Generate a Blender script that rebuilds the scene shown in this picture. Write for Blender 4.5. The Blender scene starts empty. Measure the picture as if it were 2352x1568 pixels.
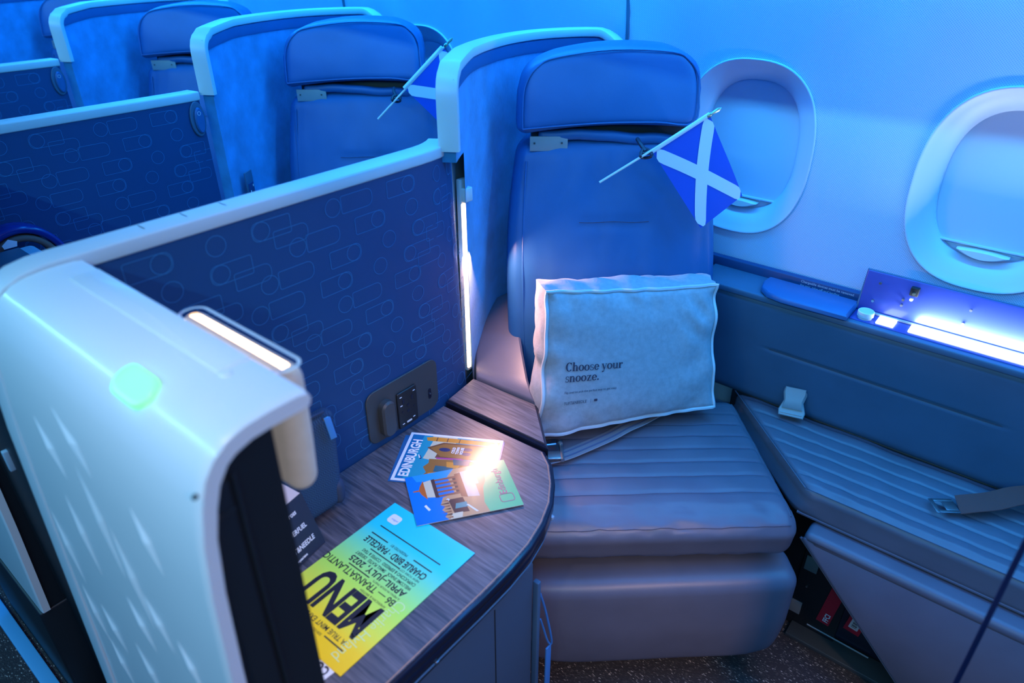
import bpy, bmesh, math, random
from mathutils import Vector, Matrix, noise

S = bpy.context.scene
COL = S.collection
H = 1.5            # camera height; most heights below are measured from the eye line
random.seed(7)

# ------------------------------------------------------------------ camera
cd = bpy.data.cameras.new('camera')
cam = bpy.data.objects.new('camera', cd)
COL.objects.link(cam)
right = Vector((0.774, 0.633, 0.0)).normalized()
fwd = Vector((-0.547, 0.669, -0.504)).normalized()
right = (right - fwd * right.dot(fwd)).normalized()
up = right.cross(fwd).normalized()
M = Matrix((right, up, -fwd)).transposed().to_4x4()
M.translation = Vector((0, 0, H))
cam.matrix_world = M
cd.sensor_width = 36.0
cd.lens = 36.0 * 1600 / 2352
cd.clip_start = 0.05
cd.dof.use_dof = True
cd.dof.focus_distance = 1.55
cd.dof.aperture_fstop = 2.8
S.camera = cam

# ------------------------------------------------------------------ world, lights, exposure
w = bpy.data.worlds.new('cabin_glow'); S.world = w; w.use_nodes = True
bg = w.node_tree.nodes['Background']
bg.inputs[0].default_value = (0.004, 0.19, 1.0, 1)
bg.inputs[1].default_value = 0.32
S.view_settings.view_transform = 'Standard'
S.view_settings.look = 'None'
S.view_settings.gamma = 1
S.view_settings.exposure = 0.0
S.view_settings.use_curve_mapping = False
S.cycles.use_denoising = True
S.cycles.max_bounces = 6

def area(name, loc, target, sx, sy, power, color, spread=180):
    l = bpy.data.lights.new(name, 'AREA'); l.shape = 'RECTANGLE'
    l.size = sx; l.size_y = sy; l.energy = power; l.color = color
    l.spread = math.radians(spread)
    o = bpy.data.objects.new(name, l); COL.objects.link(o)
    o.location = (loc[0], loc[1], loc[2] + H)
    d = Vector(target) - Vector(loc)
    z = -d.normalized(); x = Vector((1, 0, 0)); x = (x - z * x.dot(z)).normalized(); y = z.cross(x)
    mm = Matrix((x, y, z)).transposed().to_4x4(); mm.translation = o.location
    o.matrix_world = mm
    return o
# cove light over the aisle, seen past the edge of the overhead bin
area('aisle_cove_light', (-1.3, -0.95, 0.585), (-1.3, 1.2, -0.35), 6.0, 0.02, 43, (0.25, 0.80, 1.0))
# deep blue wash that runs along the top of the side wall
area('wall_wash_light', (-1.6, 1.385, 0.165), (-1.6, 1.56, -0.7), 5.5, 0.05, 42, (0.016, 0.38, 1.0))
# blue ceiling wash from the far side of the cabin
area('ceiling_wash_light', (-0.8, -0.5, 1.0), (-0.8, 0.6, -0.8), 5.0, 0.6, 14, (0.008, 0.26, 1.0))
# added blue fill below the bins, put in to light the cushion tops
area('cushion_fill_light', (-1.2, 0.85, 0.165), (-1.2, 0.95, -1.0), 5.0, 0.12, 17, (0.006, 0.25, 1.0), 130)
# warm light from the passenger service unit over the foremost seat
area('service_unit_light', (1.10, -0.10, 0.55), (-0.15, 0.90, -1.15), 0.20, 0.12, 3.9, (1.0, 0.60, 0.46), 75)
# unseen neutral fill, added to pale the housing top; spills on the table
area('housing_fill_light', (-0.35, -0.25, 0.70), (-0.62, 0.25, -0.40), 0.05, 0.05, 0.32, (1.0, 0.92, 0.85), 50)
# warm light thrown down by the strip beside the partition end
area('strip_down_light', (-0.958, 1.035, -0.60), (-0.40, 0.98, -0.90), 0.02, 0.16, 2.3, (1.0, 0.52, 0.42), 160)
# the wall lamp also shines down on the table
area('wall_lamp_down_light', (-0.61, 0.315, -0.515), (-0.61, 0.45, -0.9), 0.12, 0.02, 0.55, (1.0, 0.80, 0.62), 150)

# ------------------------------------------------------------------ materials
def mat(name, color, rough=0.5, metal=0.0, bump=None, var=None, emit=None, coat=0.0, spec=0.5, sheen=0.0):
    m = bpy.data.materials.new(name); m.use_nodes = True
    nt = m.node_tree; b = nt.nodes['Principled BSDF']
    b.inputs['Base Color'].default_value = (*color, 1)
    b.inputs['Roughness'].default_value = rough
    b.inputs['Metallic'].default_value = metal
    b.inputs['Coat Weight'].default_value = coat
    b.inputs['Specular IOR Level'].default_value = spec
    b.inputs['Sheen Weight'].default_value = sheen
    tc = nt.nodes.new('ShaderNodeTexCoord')
    if var:
        sc, amt, det = var
        n = nt.nodes.new('ShaderNodeTexNoise'); n.inputs['Scale'].default_value = sc; n.inputs['Detail'].default_value = det
        r = nt.nodes.new('ShaderNodeMapRange'); r.inputs['From Min'].default_value = .3; r.inputs['From Max'].default_value = .7
        r.inputs['To Min'].default_value = 1 - amt; r.inputs['To Max'].default_value = 1 + amt
        mx = nt.nodes.new('ShaderNodeVectorMath'); mx.operation = 'SCALE'; mx.inputs[0].default_value = color
        nt.links.new(tc.outputs['Object'], n.inputs['Vector']); nt.links.new(n.outputs['Fac'], r.inputs['Value'])
        nt.links.new(r.outputs[0], mx.inputs['Scale']); nt.links.new(mx.outputs[0], b.inputs['Base Color'])
    if bump:
        sc, st, dist = bump
        n = nt.nodes.new('ShaderNodeTexNoise'); n.inputs['Scale'].default_value = sc; n.inputs['Detail'].default_value = 6
        bp = nt.nodes.new('ShaderNodeBump'); bp.inputs['Strength'].default_value = st; bp.inputs['Distance'].default_value = dist
        nt.links.new(tc.outputs['Object'], n.inputs['Vector']); nt.links.new(n.outputs['Fac'], bp.inputs['Height'])
        nt.links.new(bp.outputs[0], b.inputs['Normal'])
    if emit:
        b.inputs['Emission Color'].default_value = (*emit[0], 1); b.inputs['Emission Strength'].default_value = emit[1]
    return m

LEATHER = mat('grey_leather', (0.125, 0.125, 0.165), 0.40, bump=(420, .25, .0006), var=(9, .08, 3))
LEATHER_BLUE_LIT = mat('grey_leather_blue_lit', (0.022, 0.125, 0.33), 0.45, bump=(420, .25, .0006), var=(7, .08, 3))  # the grey seat leather with blue cabin light put into its colour
SUEDE = mat('blue_grey_suede', (0.035, 0.28, 0.60), 0.92, bump=(160, .5, .0012), var=(14, .22, 6), sheen=.25)
SIDE = mat('blue_grey_side_leather', (0.06, 0.135, 0.23), 0.5, bump=(400, .3, .0006), var=(8, .08, 3))
TRIM = mat('pale_trim', (0.62, 0.66, 0.68), 0.38, bump=(500, .12, .0003))
WHITE = mat('gloss_white_shell', (0.78, 0.80, 0.80), 0.28, coat=.2)
NAVY = mat('navy_laminate', (0.006, 0.058, 0.18), 0.6, bump=(700, .2, .0003))
NAVYLINE = mat('pattern_line', (0.03, 0.19, 0.42), 0.6)
BLACK = mat('black_plastic', (0.012, 0.015, 0.018), 0.45, bump=(600, .2, .0003))
GLOSSBLACK = mat('gloss_black', (0.01, 0.013, 0.03), 0.22)
DARK = mat('dark_grey_plate', (0.05, 0.06, 0.065), 0.45)
STEEL = mat('brushed_steel', (0.42, 0.45, 0.48), 0.35, metal=1.0)
PLATE = mat('grey_metal_plate', (0.34, 0.38, 0.40), 0.6, metal=.3)
LAMPCLOTH = mat('cream_lamp_cloth', (0.46, 0.44, 0.38), 0.85, bump=(300, .4, .0006), var=(40, .10, 4), emit=((.8, .77, .72), .15))
GLOW = mat('warm_lamp_diffuser', (1, .9, .8), .5, emit=((1.0, .60, .32), 7))
STRIPGLOW = mat('warm_strip_diffuser', (1, .9, .8), .5, emit=((1.0, .62, .42), 5))
COMPGLOW = mat('white_compartment_lamp', (1, 1, 1), .5, emit=((.72, .84, 1.0), 9))
GREEN = mat('green_call_lens', (.2, .8, .35), .15, emit=((.25, .95, .34), .95))
PILLOWM = mat('grey_jersey', (0.38, 0.385, 0.42), 0.9, bump=(260, .5, .0008), var=(90, .10, 5), sheen=.2)
PIPING = mat('grey_piping', (0.60, 0.62, 0.66), 0.85)
INK = mat('dark_ink', (0.06, 0.05, 0.08), .8)
BLACKINK = mat('black_ink', (0.012, 0.01, 0.02), .5)
WHITEINK = mat('white_ink', (0.8, 0.82, 0.85), .6)
BELT = mat('grey_webbing', (0.27, 0.24, 0.26), .7, bump=(500, .5, .0005))
BELTLINE = mat('webbing_stripe', (0.11, 0.12, 0.20), .7)
BROWNBELT = mat('brown_webbing', (0.15, 0.045, 0.04), .7, bump=(500, .6, .0006))
FLAGBLUE = mat('flag_blue_cloth', (0.004, 0.085, 0.60), .75, bump=(700, .3, .0002))
FLAGWHITE = mat('flag_white_cloth', (0.62, 0.74, 0.86), .75)
PALEWOOD = mat('white_stick', (.72, .74, .72), .5)
GOLD = mat('metallic_finial', (.35, .38, .30), .35, metal=.8)
COMPBLUE = mat('blue_painted_metal', (0.04, 0.07, 0.36), .35, coat=.3)
RED = mat('red_ribbon', (0.55, 0.012, 0.03), .6)
GREYTAG = mat('grey_tape', (0.16, 0.19, 0.20), .6)
POUCH = mat('navy_mesh_fabric', (0.022, 0.062, 0.13), .85)
POUCHEDGE = mat('navy_pouch_edge', (0.02, 0.04, 0.09), .7)
CARDPINK = mat('pale_pink_card', (.72, .60, .58), .55)
CARDNAVY = mat('navy_card', (.022, .026, .045), .45)
CARDGREY = mat('grey_card', (.16, .17, .2), .5)
BLUEPLASTIC = mat('blue_metal_tab', (.05, .22, .55), .35)
SEALMETAL = mat('cool_aluminium', (0.35, .5, .6), .35)
CABINET = mat('blue_grey_cabinet', (0.06, 0.10, 0.15), .55, bump=(500, .25, .0004))

def wire(nt, a, b): nt.links.new(a, b)
# wall decor: pale laminate with fine woven dimples
WALL = mat('pale_dimpled_wall', (0.72, 0.76, 0.80), 0.5)
nt = WALL.node_tree; b = nt.nodes['Principled BSDF']
tc = nt.nodes.new('ShaderNodeTexCoord'); sep = nt.nodes.new('ShaderNodeSeparateXYZ'); wire(nt, tc.outputs['Object'], sep.inputs[0])
def cosn(nt, src, freq, ph=0):
    m1 = nt.nodes.new('ShaderNodeMath'); m1.operation = 'MULTIPLY'; m1.inputs[1].default_value = freq; wire(nt, src, m1.inputs[0])
    m2 = nt.nodes.new('ShaderNodeMath'); m2.operation = 'SINE'; wire(nt, m1.outputs[0], m2.inputs[0]); return m2.outputs[0]
a1 = cosn(nt, sep.outputs['X'], 2 * math.pi / .0046); a2 = cosn(nt, sep.outputs['Z'], 2 * math.pi / .0046)
mu = nt.nodes.new('ShaderNodeMath'); mu.operation = 'MULTIPLY'; wire(nt, a1, mu.inputs[0]); wire(nt, a2, mu.inputs[1])
mr = nt.nodes.new('ShaderNodeMapRange'); mr.inputs['From Min'].default_value = .15; mr.inputs['From Max'].default_value = .6; wire(nt, mu.outputs[0], mr.inputs['Value'])
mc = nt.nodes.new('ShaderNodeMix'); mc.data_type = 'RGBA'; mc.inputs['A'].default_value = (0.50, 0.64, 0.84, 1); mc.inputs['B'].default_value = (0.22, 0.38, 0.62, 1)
wire(nt, mr.outputs[0], mc.inputs['Factor']); wire(nt, mc.outputs['Result'], b.inputs['Base Color'])
bp = nt.nodes.new('ShaderNodeBump'); bp.inputs['Strength'].default_value = .5; bp.inputs['Distance'].default_value = -.0006; wire(nt, mr.outputs[0], bp.inputs['Height']); wire(nt, bp.outputs[0], b.inputs['Normal'])
WINDOWM = mat('smooth_white_window_plastic', (0.50, 0.62, 0.80), 0.42)
SHADEM = mat('window_shade_plastic', (0.48, 0.62, 0.80), 0.5, bump=(900, .1, .0002))

# wood laminate, grain runs along a diagonal of the table
WOOD = mat('grey_brown_wood', (0.2, 0.18, 0.2), 0.36)
nt = WOOD.node_tree; b = nt.nodes['Principled BSDF']
tc = nt.nodes.new('ShaderNodeTexCoord'); mp = nt.nodes.new('ShaderNodeMapping'); mp.inputs['Rotation'].default_value = (0, 0, math.radians(-2)); mp.inputs['Scale'].default_value = (6, 90, 6)
wire(nt, tc.outputs['Object'], mp.inputs['Vector'])
n = nt.nodes.new('ShaderNodeTexNoise'); n.inputs['Scale'].default_value = 2.2; n.inputs['Detail'].default_value = 8; n.inputs['Distortion'].default_value = .4; wire(nt, mp.outputs[0], n.inputs['Vector'])
cr = nt.nodes.new('ShaderNodeValToRGB'); cr.color_ramp.elements[0].position = .32; cr.color_ramp.elements[0].color = (0.040, 0.046, 0.062, 1)
cr.color_ramp.elements[1].position = .7; cr.color_ramp.elements[1].color = (0.150, 0.14, 0.165, 1)
wire(nt, n.outputs['Fac'], cr.inputs[0]); wire(nt, cr.outputs[0], b.inputs['Base Color'])

# carpet: dark loop pile with pale flecks
CARPET = mat('dark_flecked_carpet', (0.03, 0.03, 0.03), 0.95)
nt = CARPET.node_tree; b = nt.nodes['Principled BSDF']
tc = nt.nodes.new('ShaderNodeTexCoord'); mp = nt.nodes.new('ShaderNodeMapping'); mp.inputs['Rotation'].default_value = (0, 0, math.radians(0)); mp.inputs['Scale'].default_value = (1, 2.2, 1)
wire(nt, tc.outputs['Object'], mp.inputs['Vector'])
v = nt.nodes.new('ShaderNodeTexVoronoi'); v.inputs['Scale'].default_value = 230; wire(nt, mp.outputs[0], v.inputs['Vector'])
gt = nt.nodes.new('ShaderNodeSeparateColor'); wire(nt, v.outputs['Color'], gt.inputs[0])
cr = nt.nodes.new('ShaderNodeValToRGB'); e = cr.color_ramp.elements; e[0].position = .0; e[0].color = (.035, .03, .032, 1); e[1].position = 1; e[1].color = (.50, .42, .36, 1)
e2 = e.new(.74); e2.color = (.04, .034, .036, 1); e3 = e.new(.94); e3.color = (.10, .085, .08, 1)
wire(nt, gt.outputs[0], cr.inputs[0]); wire(nt, cr.outputs[0], b.inputs['Base Color'])
bp = nt.nodes.new('ShaderNodeBump'); bp.inputs['Strength'].default_value = .8; bp.inputs['Distance'].default_value = .002; wire(nt, v.outputs['Distance'], bp.inputs['Height']); wire(nt, bp.outputs[0], b.inputs['Normal'])

# pouch mesh weave
nt = POUCH.node_tree; b = nt.nodes['Principled BSDF']
tc = nt.nodes.new('ShaderNodeTexCoord'); ck = nt.nodes.new('ShaderNodeTexChecker'); ck.inputs['Scale'].default_value = 420
ck.inputs['Color1'].default_value = (.008, .03, .08, 1); ck.inputs['Color2'].default_value = (.02, .07, .14, 1)
wire(nt, tc.outputs['Object'], ck.inputs['Vector']); wire(nt, ck.outputs['Color'], b.inputs['Base Color'])

# printed menu gradient, cyan through green to yellow along its length
MENUM = mat('printed_menu_gradient', (0, .6, .8), .38)
nt = MENUM.node_tree; b = nt.nodes['Principled BSDF']
tc = nt.nodes.new('ShaderNodeTexCoord'); sep = nt.nodes.new('ShaderNodeSeparateXYZ'); wire(nt, tc.outputs['Generated'], sep.inputs[0])
cr = nt.nodes.new('ShaderNodeValToRGB'); e = cr.color_ramp.elements
e[0].position = 0; e[0].color = (.95, .62, .0, 1); e[1].position = 1; e[1].color = (.0, .62, .78, 1)
for p, c in ((.14, (.92, .66, .01, 1)), (.26, (.72, .80, .06, 1)), (.45, (.42, .85, .12, 1)), (.62, (.20, .78, .38, 1)), (.78, (.02, .68, .70, 1))):
    q = e.new(p); q.color = c
wire(nt, sep.outputs['Y'], cr.inputs[0]); wire(nt, cr.outputs[0], b.inputs['Base Color'])

# ------------------------------------------------------------------ helpers
def tag(o, label, cat=None, group=None, kind=None):
    if label: o['label'] = label
    if cat: o['category'] = cat
    if group: o['group'] = group
    if kind: o['kind'] = kind
    return o

def empty(name, loc):
    o = bpy.data.objects.new(name, None); COL.objects.link(o); o.empty_display_size = .05
    o.location = (loc[0], loc[1], loc[2] + H); return o

def root_of(o):
    v = Vector((0, 0, 0))
    while o is not None:
        v += Vector(o.location); o = o.parent
    return v

def make(name, verts, faces, m, parent=None, smooth=True, origin=None, mats=None, fm=None, ang=40):
    """verts in camera-height coordinates; mesh is stored relative to its object origin"""
    pts = [Vector((p[0], p[1], p[2] + H)) for p in verts]
    base = root_of(parent)
    off = Vector((0, 0, 0))
    if parent is None:
        if origin is None:
            xs = [p.x for p in pts]; ys = [p.y for p in pts]; zs = [p.z for p in pts]
            origin = Vector(((min(xs) + max(xs)) / 2, (min(ys) + max(ys)) / 2, min(zs)))
        off = Vector(origin)
    me = bpy.data.meshes.new(name)
    me.from_pydata([tuple(p - base - off) for p in pts], [], faces)
    for mm in (mats or [m]): me.materials.append(mm)
    if fm:
        for i, k in enumerate(fm): me.polygons[i].material_index = k
    me.update()
    bm = bmesh.new(); bm.from_mesh(me); bmesh.ops.remove_doubles(bm, verts=bm.verts, dist=1e-6)
    bmesh.ops.recalc_face_normals(bm, faces=bm.faces); bm.to_mesh(me); bm.free()
    if smooth:
        me.polygons.foreach_set('use_smooth', [True] * len(me.polygons))
        me.set_sharp_from_angle(angle=math.radians(ang))
    o = bpy.data.objects.new(name, me); COL.objects.link(o)
    if parent is not None: o.parent = parent
    o.location = off
    return o

class MB:
    def __init__(s): s.v = []; s.f = []
    def add(s, v, f):
        k = len(s.v); s.v += [tuple(p) for p in v]; s.f += [tuple(i + k for i in q) for q in f]; return s
    def build(s, name, m, parent=None, **k): return make(name, s.v, s.f, m, parent, **k)

def coords(n, half, r, k=4):
    """positions with extra samples in the rounded ends"""
    r = min(r, half * .999)
    L = [-half + r * (1 - math.cos(math.pi / 2 * i / k)) for i in range(k)]
    mid = [-half + r + (2 * half - 2 * r) * i / n for i in range(n + 1)]
    return L + mid + [-x for x in reversed(L)]

def rbox(sx, sy, sz, r, n=(2, 2, 2), k=4, fn=None):
    """rounded box centred on 0, fn warps each vertex"""
    hx, hy, hz = sx / 2, sy / 2, sz / 2
    X, Y, Z = coords(n[0], hx, r, k), coords(n[1], hy, r, k), coords(n[2], hz, r, k)
    rr = min(r, hx * .999, hy * .999, hz * .999)
    idx = {}; V = []; F = []
    def P(a, b, c):
        key = (a, b, c)
        if key in idx: return idx[key]
        p = Vector((X[a], Y[b], Z[c]))
        q = Vector((max(-hx + rr, min(hx - rr, p.x)), max(-hy + rr, min(hy - rr, p.y)), max(-hz + rr, min(hz - rr, p.z))))
        d = p - q
        if d.length > 1e-9: p = q + d.normalized() * rr
        idx[key] = len(V); V.append(p); return idx[key]
    nx, ny, nz = len(X) - 1, len(Y) - 1, len(Z) - 1
    for i in range(nx):
        for j in range(ny):
            for c in (0, nz): F.append((P(i, j, c), P(i + 1, j, c), P(i + 1, j + 1, c), P(i, j + 1, c)))
    for i in range(nx):
        for j in range(nz):
            for c in (0, ny): F.append((P(i, c, j), P(i + 1, c, j), P(i + 1, c, j + 1), P(i, c, j + 1)))
    for i in range(ny):
        for j in range(nz):
            for c in (0, nx): F.append((P(c, i, j), P(c, i + 1, j), P(c, i + 1, j + 1), P(c, i, j + 1)))
    if fn: V = [fn(Vector(p)) for p in V]
    return V, F

def box(x0, x1, y0, y1, z0, z1, r=.003, n=(1, 1, 1), k=2):
    c = Vector(((x0 + x1) / 2, (y0 + y1) / 2, (z0 + z1) / 2))
    return rbox(abs(x1 - x0), abs(y1 - y0), abs(z1 - z0), r, n, k, lambda p: p + c)

def frame_box(o, ax, ay, az, sx, sy, sz, r=.003, n=(1, 1, 1), k=2, fn=None):
    """box centred at o with local axes"""
    o, ax, ay, az = Vector(o), Vector(ax).normalized(), Vector(ay).normalized(), Vector(az).normalized()
    def f(p):
        if fn: p = fn(p)
        return o + ax * p.x + ay * p.y + az * p.z
    return rbox(sx, sy, sz, r, n, k, f)

def prism(poly, z0, z1, bev=0.0):
    """polygon (x,y) extruded in z with a small top/bottom chamfer"""
    n = len(poly); V = []; F = []
    cx = sum(p[0] for p in poly) / n; cy = sum(p[1] for p in poly) / n
    def ring(z, s):
        k = len(V)
        # inset each corner toward its inward normal
        for i in range(n):
            a = Vector(poly[i - 1]); b = Vector(poly[i]); c = Vector(poly[(i + 1) % n])
            e1 = (b - a).normalized(); e2 = (c - b).normalized()
            n1 = Vector((-e1.y, e1.x)); n2 = Vector((-e2.y, e2.x)); nn = (n1 + n2)
            if nn.length > 1e-6: nn = nn.normalized() / max(.4, nn.normalized().dot(n1))
            q = b + nn * s * sgn
            V.append((q.x, q.y, z))
        return k
    ar = sum(poly[i - 1][0] * poly[i][1] - poly[i][0] * poly[i - 1][1] for i in range(n))
    sgn = 1 if ar > 0 else -1
    rings = [ring(z0, bev), ring(z0 + bev, 0), ring(z1 - bev, 0), ring(z1, bev)] if bev else [ring(z0, 0), ring(z1, 0)]
    for a, b in zip(rings, rings[1:]):
        for i in range(n): F.append((a + i, a + (i + 1) % n, b + (i + 1) % n, b + i))
    F.append(tuple(rings[0] + i for i in reversed(range(n)))); F.append(tuple(rings[-1] + i for i in range(n)))
    return V, F

def remap(VF, fn):
    return [fn(Vector(p)) for p in VF[0]], VF[1]

def tube(path, rad, seg=8, cap=True):
    V = []; F = []; n = len(path); path = [Vector(p) for p in path]
    prev = None
    for i, p in enumerate(path):
        t = (path[min(i + 1, n - 1)] - path[max(i - 1, 0)]).normalized()
        if prev is None:
            a = Vector((0, 0, 1)) if abs(t.z) < .9 else Vector((1, 0, 0))
        else: a = prev
        x = (a - t * a.dot(t)).normalized(); y = t.cross(x); prev = x
        r = rad[i] if isinstance(rad, (list, tuple)) else rad
        for s in range(seg):
            an = 2 * math.pi * s / seg; V.append(p + x * math.cos(an) * r + y * math.sin(an) * r)
    for i in range(n - 1):
        for s in range(seg):
            F.append((i * seg + s, i * seg + (s + 1) % seg, (i + 1) * seg + (s + 1) % seg, (i + 1) * seg + s))
    if cap: F.append(tuple(reversed(range(seg)))); F.append(tuple((n - 1) * seg + s for s in range(seg)))
    return V, F

def sweep(path, W, prof):
    """closed profile [(w,t)] along a path with width vectors W; t = tangent x W"""
    V = []; F = []; n = len(path); m = len(prof); path = [Vector(p) for p in path]
    for i, p in enumerate(path):
        t = (path[min(i + 1, n - 1)] - path[max(i - 1, 0)]).normalized()
        wv = Vector(W[i]); wv = (wv - t * wv.dot(t)).normalized(); u = t.cross(wv).normalized()
        for a, b in prof: V.append(p + wv * a + u * b)
    for i in range(n - 1):
        for s in range(m): F.append((i * m + s, i * m + (s + 1) % m, (i + 1) * m + (s + 1) % m, (i + 1) * m + s))
    F.append(tuple(reversed(range(m)))); F.append(tuple((n - 1) * m + s for s in range(m)))
    return V, F

def rrect(wd, ht, r, k=4):
    P = []
    for cx, cy, a0 in ((wd / 2 - r, ht / 2 - r, 0), (-wd / 2 + r, ht / 2 - r, 90), (-wd / 2 + r, -ht / 2 + r, 180), (wd / 2 - r, -ht / 2 + r, 270)):
        for i in range(k + 1):
            a = math.radians(a0 + 90 * i / k); P.append((cx + r * math.cos(a), cy + r * math.sin(a)))
    return P

def smooth_path(P, n=6):
    """Catmull-Rom through the points"""
    P = [Vector(p) for p in P]; out = []
    for i in range(len(P) - 1):
        a, b, c, d = P[max(i - 1, 0)], P[i], P[i + 1], P[min(i + 2, len(P) - 1)]
        for k in range(n):
            t = k / n
            out.append(.5 * ((2 * b) + (c - a) * t + (2 * a - 5 * b + 4 * c - d) * t * t + (-a + 3 * b - 3 * c + d) * t ** 3))
    out.append(P[-1]); return out

def disc(cx, cy, r, n=20, ry=None): return [(cx + r * math.cos(2 * math.pi * i / n), cy + (ry or r) * math.sin(2 * math.pi * i / n)) for i in range(n)]

def text_mesh(s, size, bold=0.0, spacing=1.0, xs=1.0, align='LEFT', line=1.0):
    c = bpy.data.curves.new('t', 'FONT'); c.body = s; c.size = size; c.offset = bold; c.space_character = spacing; c.align_x = align; c.space_line = line
    c.resolution_u = 3
    o = bpy.data.objects.new('t', c); COL.objects.link(o)
    bpy.context.view_layer.update()
    me = bpy.data.meshes.new_from_object(o.evaluated_get(bpy.context.evaluated_depsgraph_get()))
    V = [Vector((v.co.x * xs, v.co.y, 0)) for v in me.vertices]; F = [tuple(p.vertices) for p in me.polygons]
    bpy.data.objects.remove(o); bpy.data.curves.remove(c); bpy.data.meshes.remove(me)
    return V, F

def put(VF, o, ax, ay, lift=0.0):
    o, ax, ay = Vector(o), Vector(ax).normalized(), Vector(ay).normalized(); az = ax.cross(ay)
    return [o + ax * p[0] + ay * p[1] + az * lift for p in VF[0]], VF[1]

def flat(poly):
    return [(p[0], p[1], 0) for p in poly], [tuple(range(len(poly)))]

def outline(poly, wd):
    n = len(poly); V = []; F = []
    for i in range(n):
        a, b, c = Vector(poly[i - 1]), Vector(poly[i]), Vector(poly[(i + 1) % n])
        t = (c - a).normalized(); nn = Vector((-t.y, t.x)) * wd / 2
        V += [(b.x + nn.x, b.y + nn.y, 0), (b.x - nn.x, b.y - nn.y, 0)]
    for i in range(n):
        j = (i + 1) % n; F.append((2 * i, 2 * i + 1, 2 * j + 1, 2 * j))
    return V, F

def copy_tree(o, parent=None):
    c = o.copy(); COL.objects.link(c); c.parent = parent
    for ch in [x for x in bpy.data.objects if x.parent == o]: copy_tree(ch, c)
    return c

PITCH = 0.84

# ------------------------------------------------------------------ setting: floor, side wall, windows, bin
fl = make('floor', [(-7, -1.6, -1.5), (2.5, -1.6, -1.5), (2.5, 1.75, -1.5), (-7, 1.75, -1.5), (-7, -1.6, -1.54), (2.5, -1.6, -1.54), (2.5, 1.75, -1.54), (-7, 1.75, -1.54)],
          [(0, 1, 2, 3), (4, 5, 6, 7), (0, 1, 5, 4), (1, 2, 6, 5), (2, 3, 7, 6), (3, 0, 4, 7)], CARPET, smooth=False)
tag(fl, 'dark carpet with pale woven flecks', kind='structure')

YW = 1.58
WZ = -0.426                                    # window centre below the eye line
WX = [-0.090 - .517 * k for k in range(-1, 9)]
def curve_y(z):                                # the fuselage leans in above the windows
    d = max(0, z + .30); e = max(0, -.75 - z)
    return YW - .55 * d * d - .10 * e
def souter(a, hx=.153, hz=.191, p=2.5):
    c, s = math.cos(a), math.sin(a)
    return (math.copysign(abs(c) ** (2 / p), c) * hx, math.copysign(abs(s) ** (2 / p), s) * hz)
NW = 72
ZL, ZH = -.72, .02
wm = MB()
for wx in WX:
    rings = []
    hx, up_, dn = .2585, ZH - WZ, WZ - ZL
    for t in (0, .12, .4, 1):
        R = []
        for i in range(NW):
            a = 2 * math.pi * (i + .5) / NW; ix, iz = souter(a)
            c, s = math.cos(a), math.sin(a)
            k = min(hx / abs(c) if abs(c) > 1e-6 else 9, (up_ if s > 0 else dn) / abs(s) if abs(s) > 1e-6 else 9)
            ox, oz = c * k, s * k
            x = ix + (ox - ix) * t; z = iz + (oz - iz) * t
            R.append((wx + x, curve_y(WZ + z), WZ + z))
        rings.append(R)
    V = [p for R in rings for p in R]; F = []
    for r in range(len(rings) - 1):
        for i in range(NW): F.append((r * NW + i, r * NW + (i + 1) % NW, (r + 1) * NW + (i + 1) % NW, (r + 1) * NW + i))
    wm.add(V, F)
    # the four corners of the cell
    k = (len(rings) - 1) * NW
    for sx, sz in ((1, 1), (-1, 1), (-1, -1), (1, -1)):
        cx, cz = wx + sx * hx, (ZH if sz > 0 else ZL)
        ring = rings[-1]
        near = sorted(range(NW), key=lambda i: (ring[i][0] - cx) ** 2 + (ring[i][2] - cz) ** 2)[:2]
        wm.add([(cx, curve_y(cz), cz), ring[near[0]], ring[near[1]]], [(0, 1, 2)])
x0, x1 = WX[-1] - .26, WX[0] + .26
zs = [ZH + (1.0 - ZH) * i / 16 for i in range(17)]
V = []; F = []
for z in zs: V += [(x0, curve_y(z), z), (x1, curve_y(z), z)]
F = [(2 * i, 2 * i + 1, 2 * i + 3, 2 * i + 2) for i in range(16)]; wm.add(V, F)
V = [(x0, curve_y(ZL), ZL), (x1, curve_y(ZL), ZL), (x1, curve_y(-1.5), -1.5), (x0, curve_y(-1.5), -1.5)]; wm.add(V, [(0, 1, 2, 3)])
wall = wm.build('wall_right', WALL, smooth=True); tag(wall, 'pale dimpled aircraft side wall', kind='structure')
# panel joints
for k, xs_ in enumerate((-.93, -1.98, -3.03, .13)):
    V = []; F = []
    zz = [-.72 + i * .05 for i in range(26)]
    for z in zz:
        y = curve_y(z); xx = xs_ + .03 * (z + .2)
        V += [(xx - .005, y - .0015, z), (xx - .004, y - .004, z), (xx + .004, y - .004, z), (xx + .005, y - .0015, z)]
    F = [(4 * i + j, 4 * i + j + 1, 4 * i + j + 5, 4 * i + j + 4) for i in range(25) for j in range(3)]
    tag(make('trim_%d' % (k + 1), V, F, SIDE), 'narrow joint between side wall panels', kind='structure')

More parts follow.
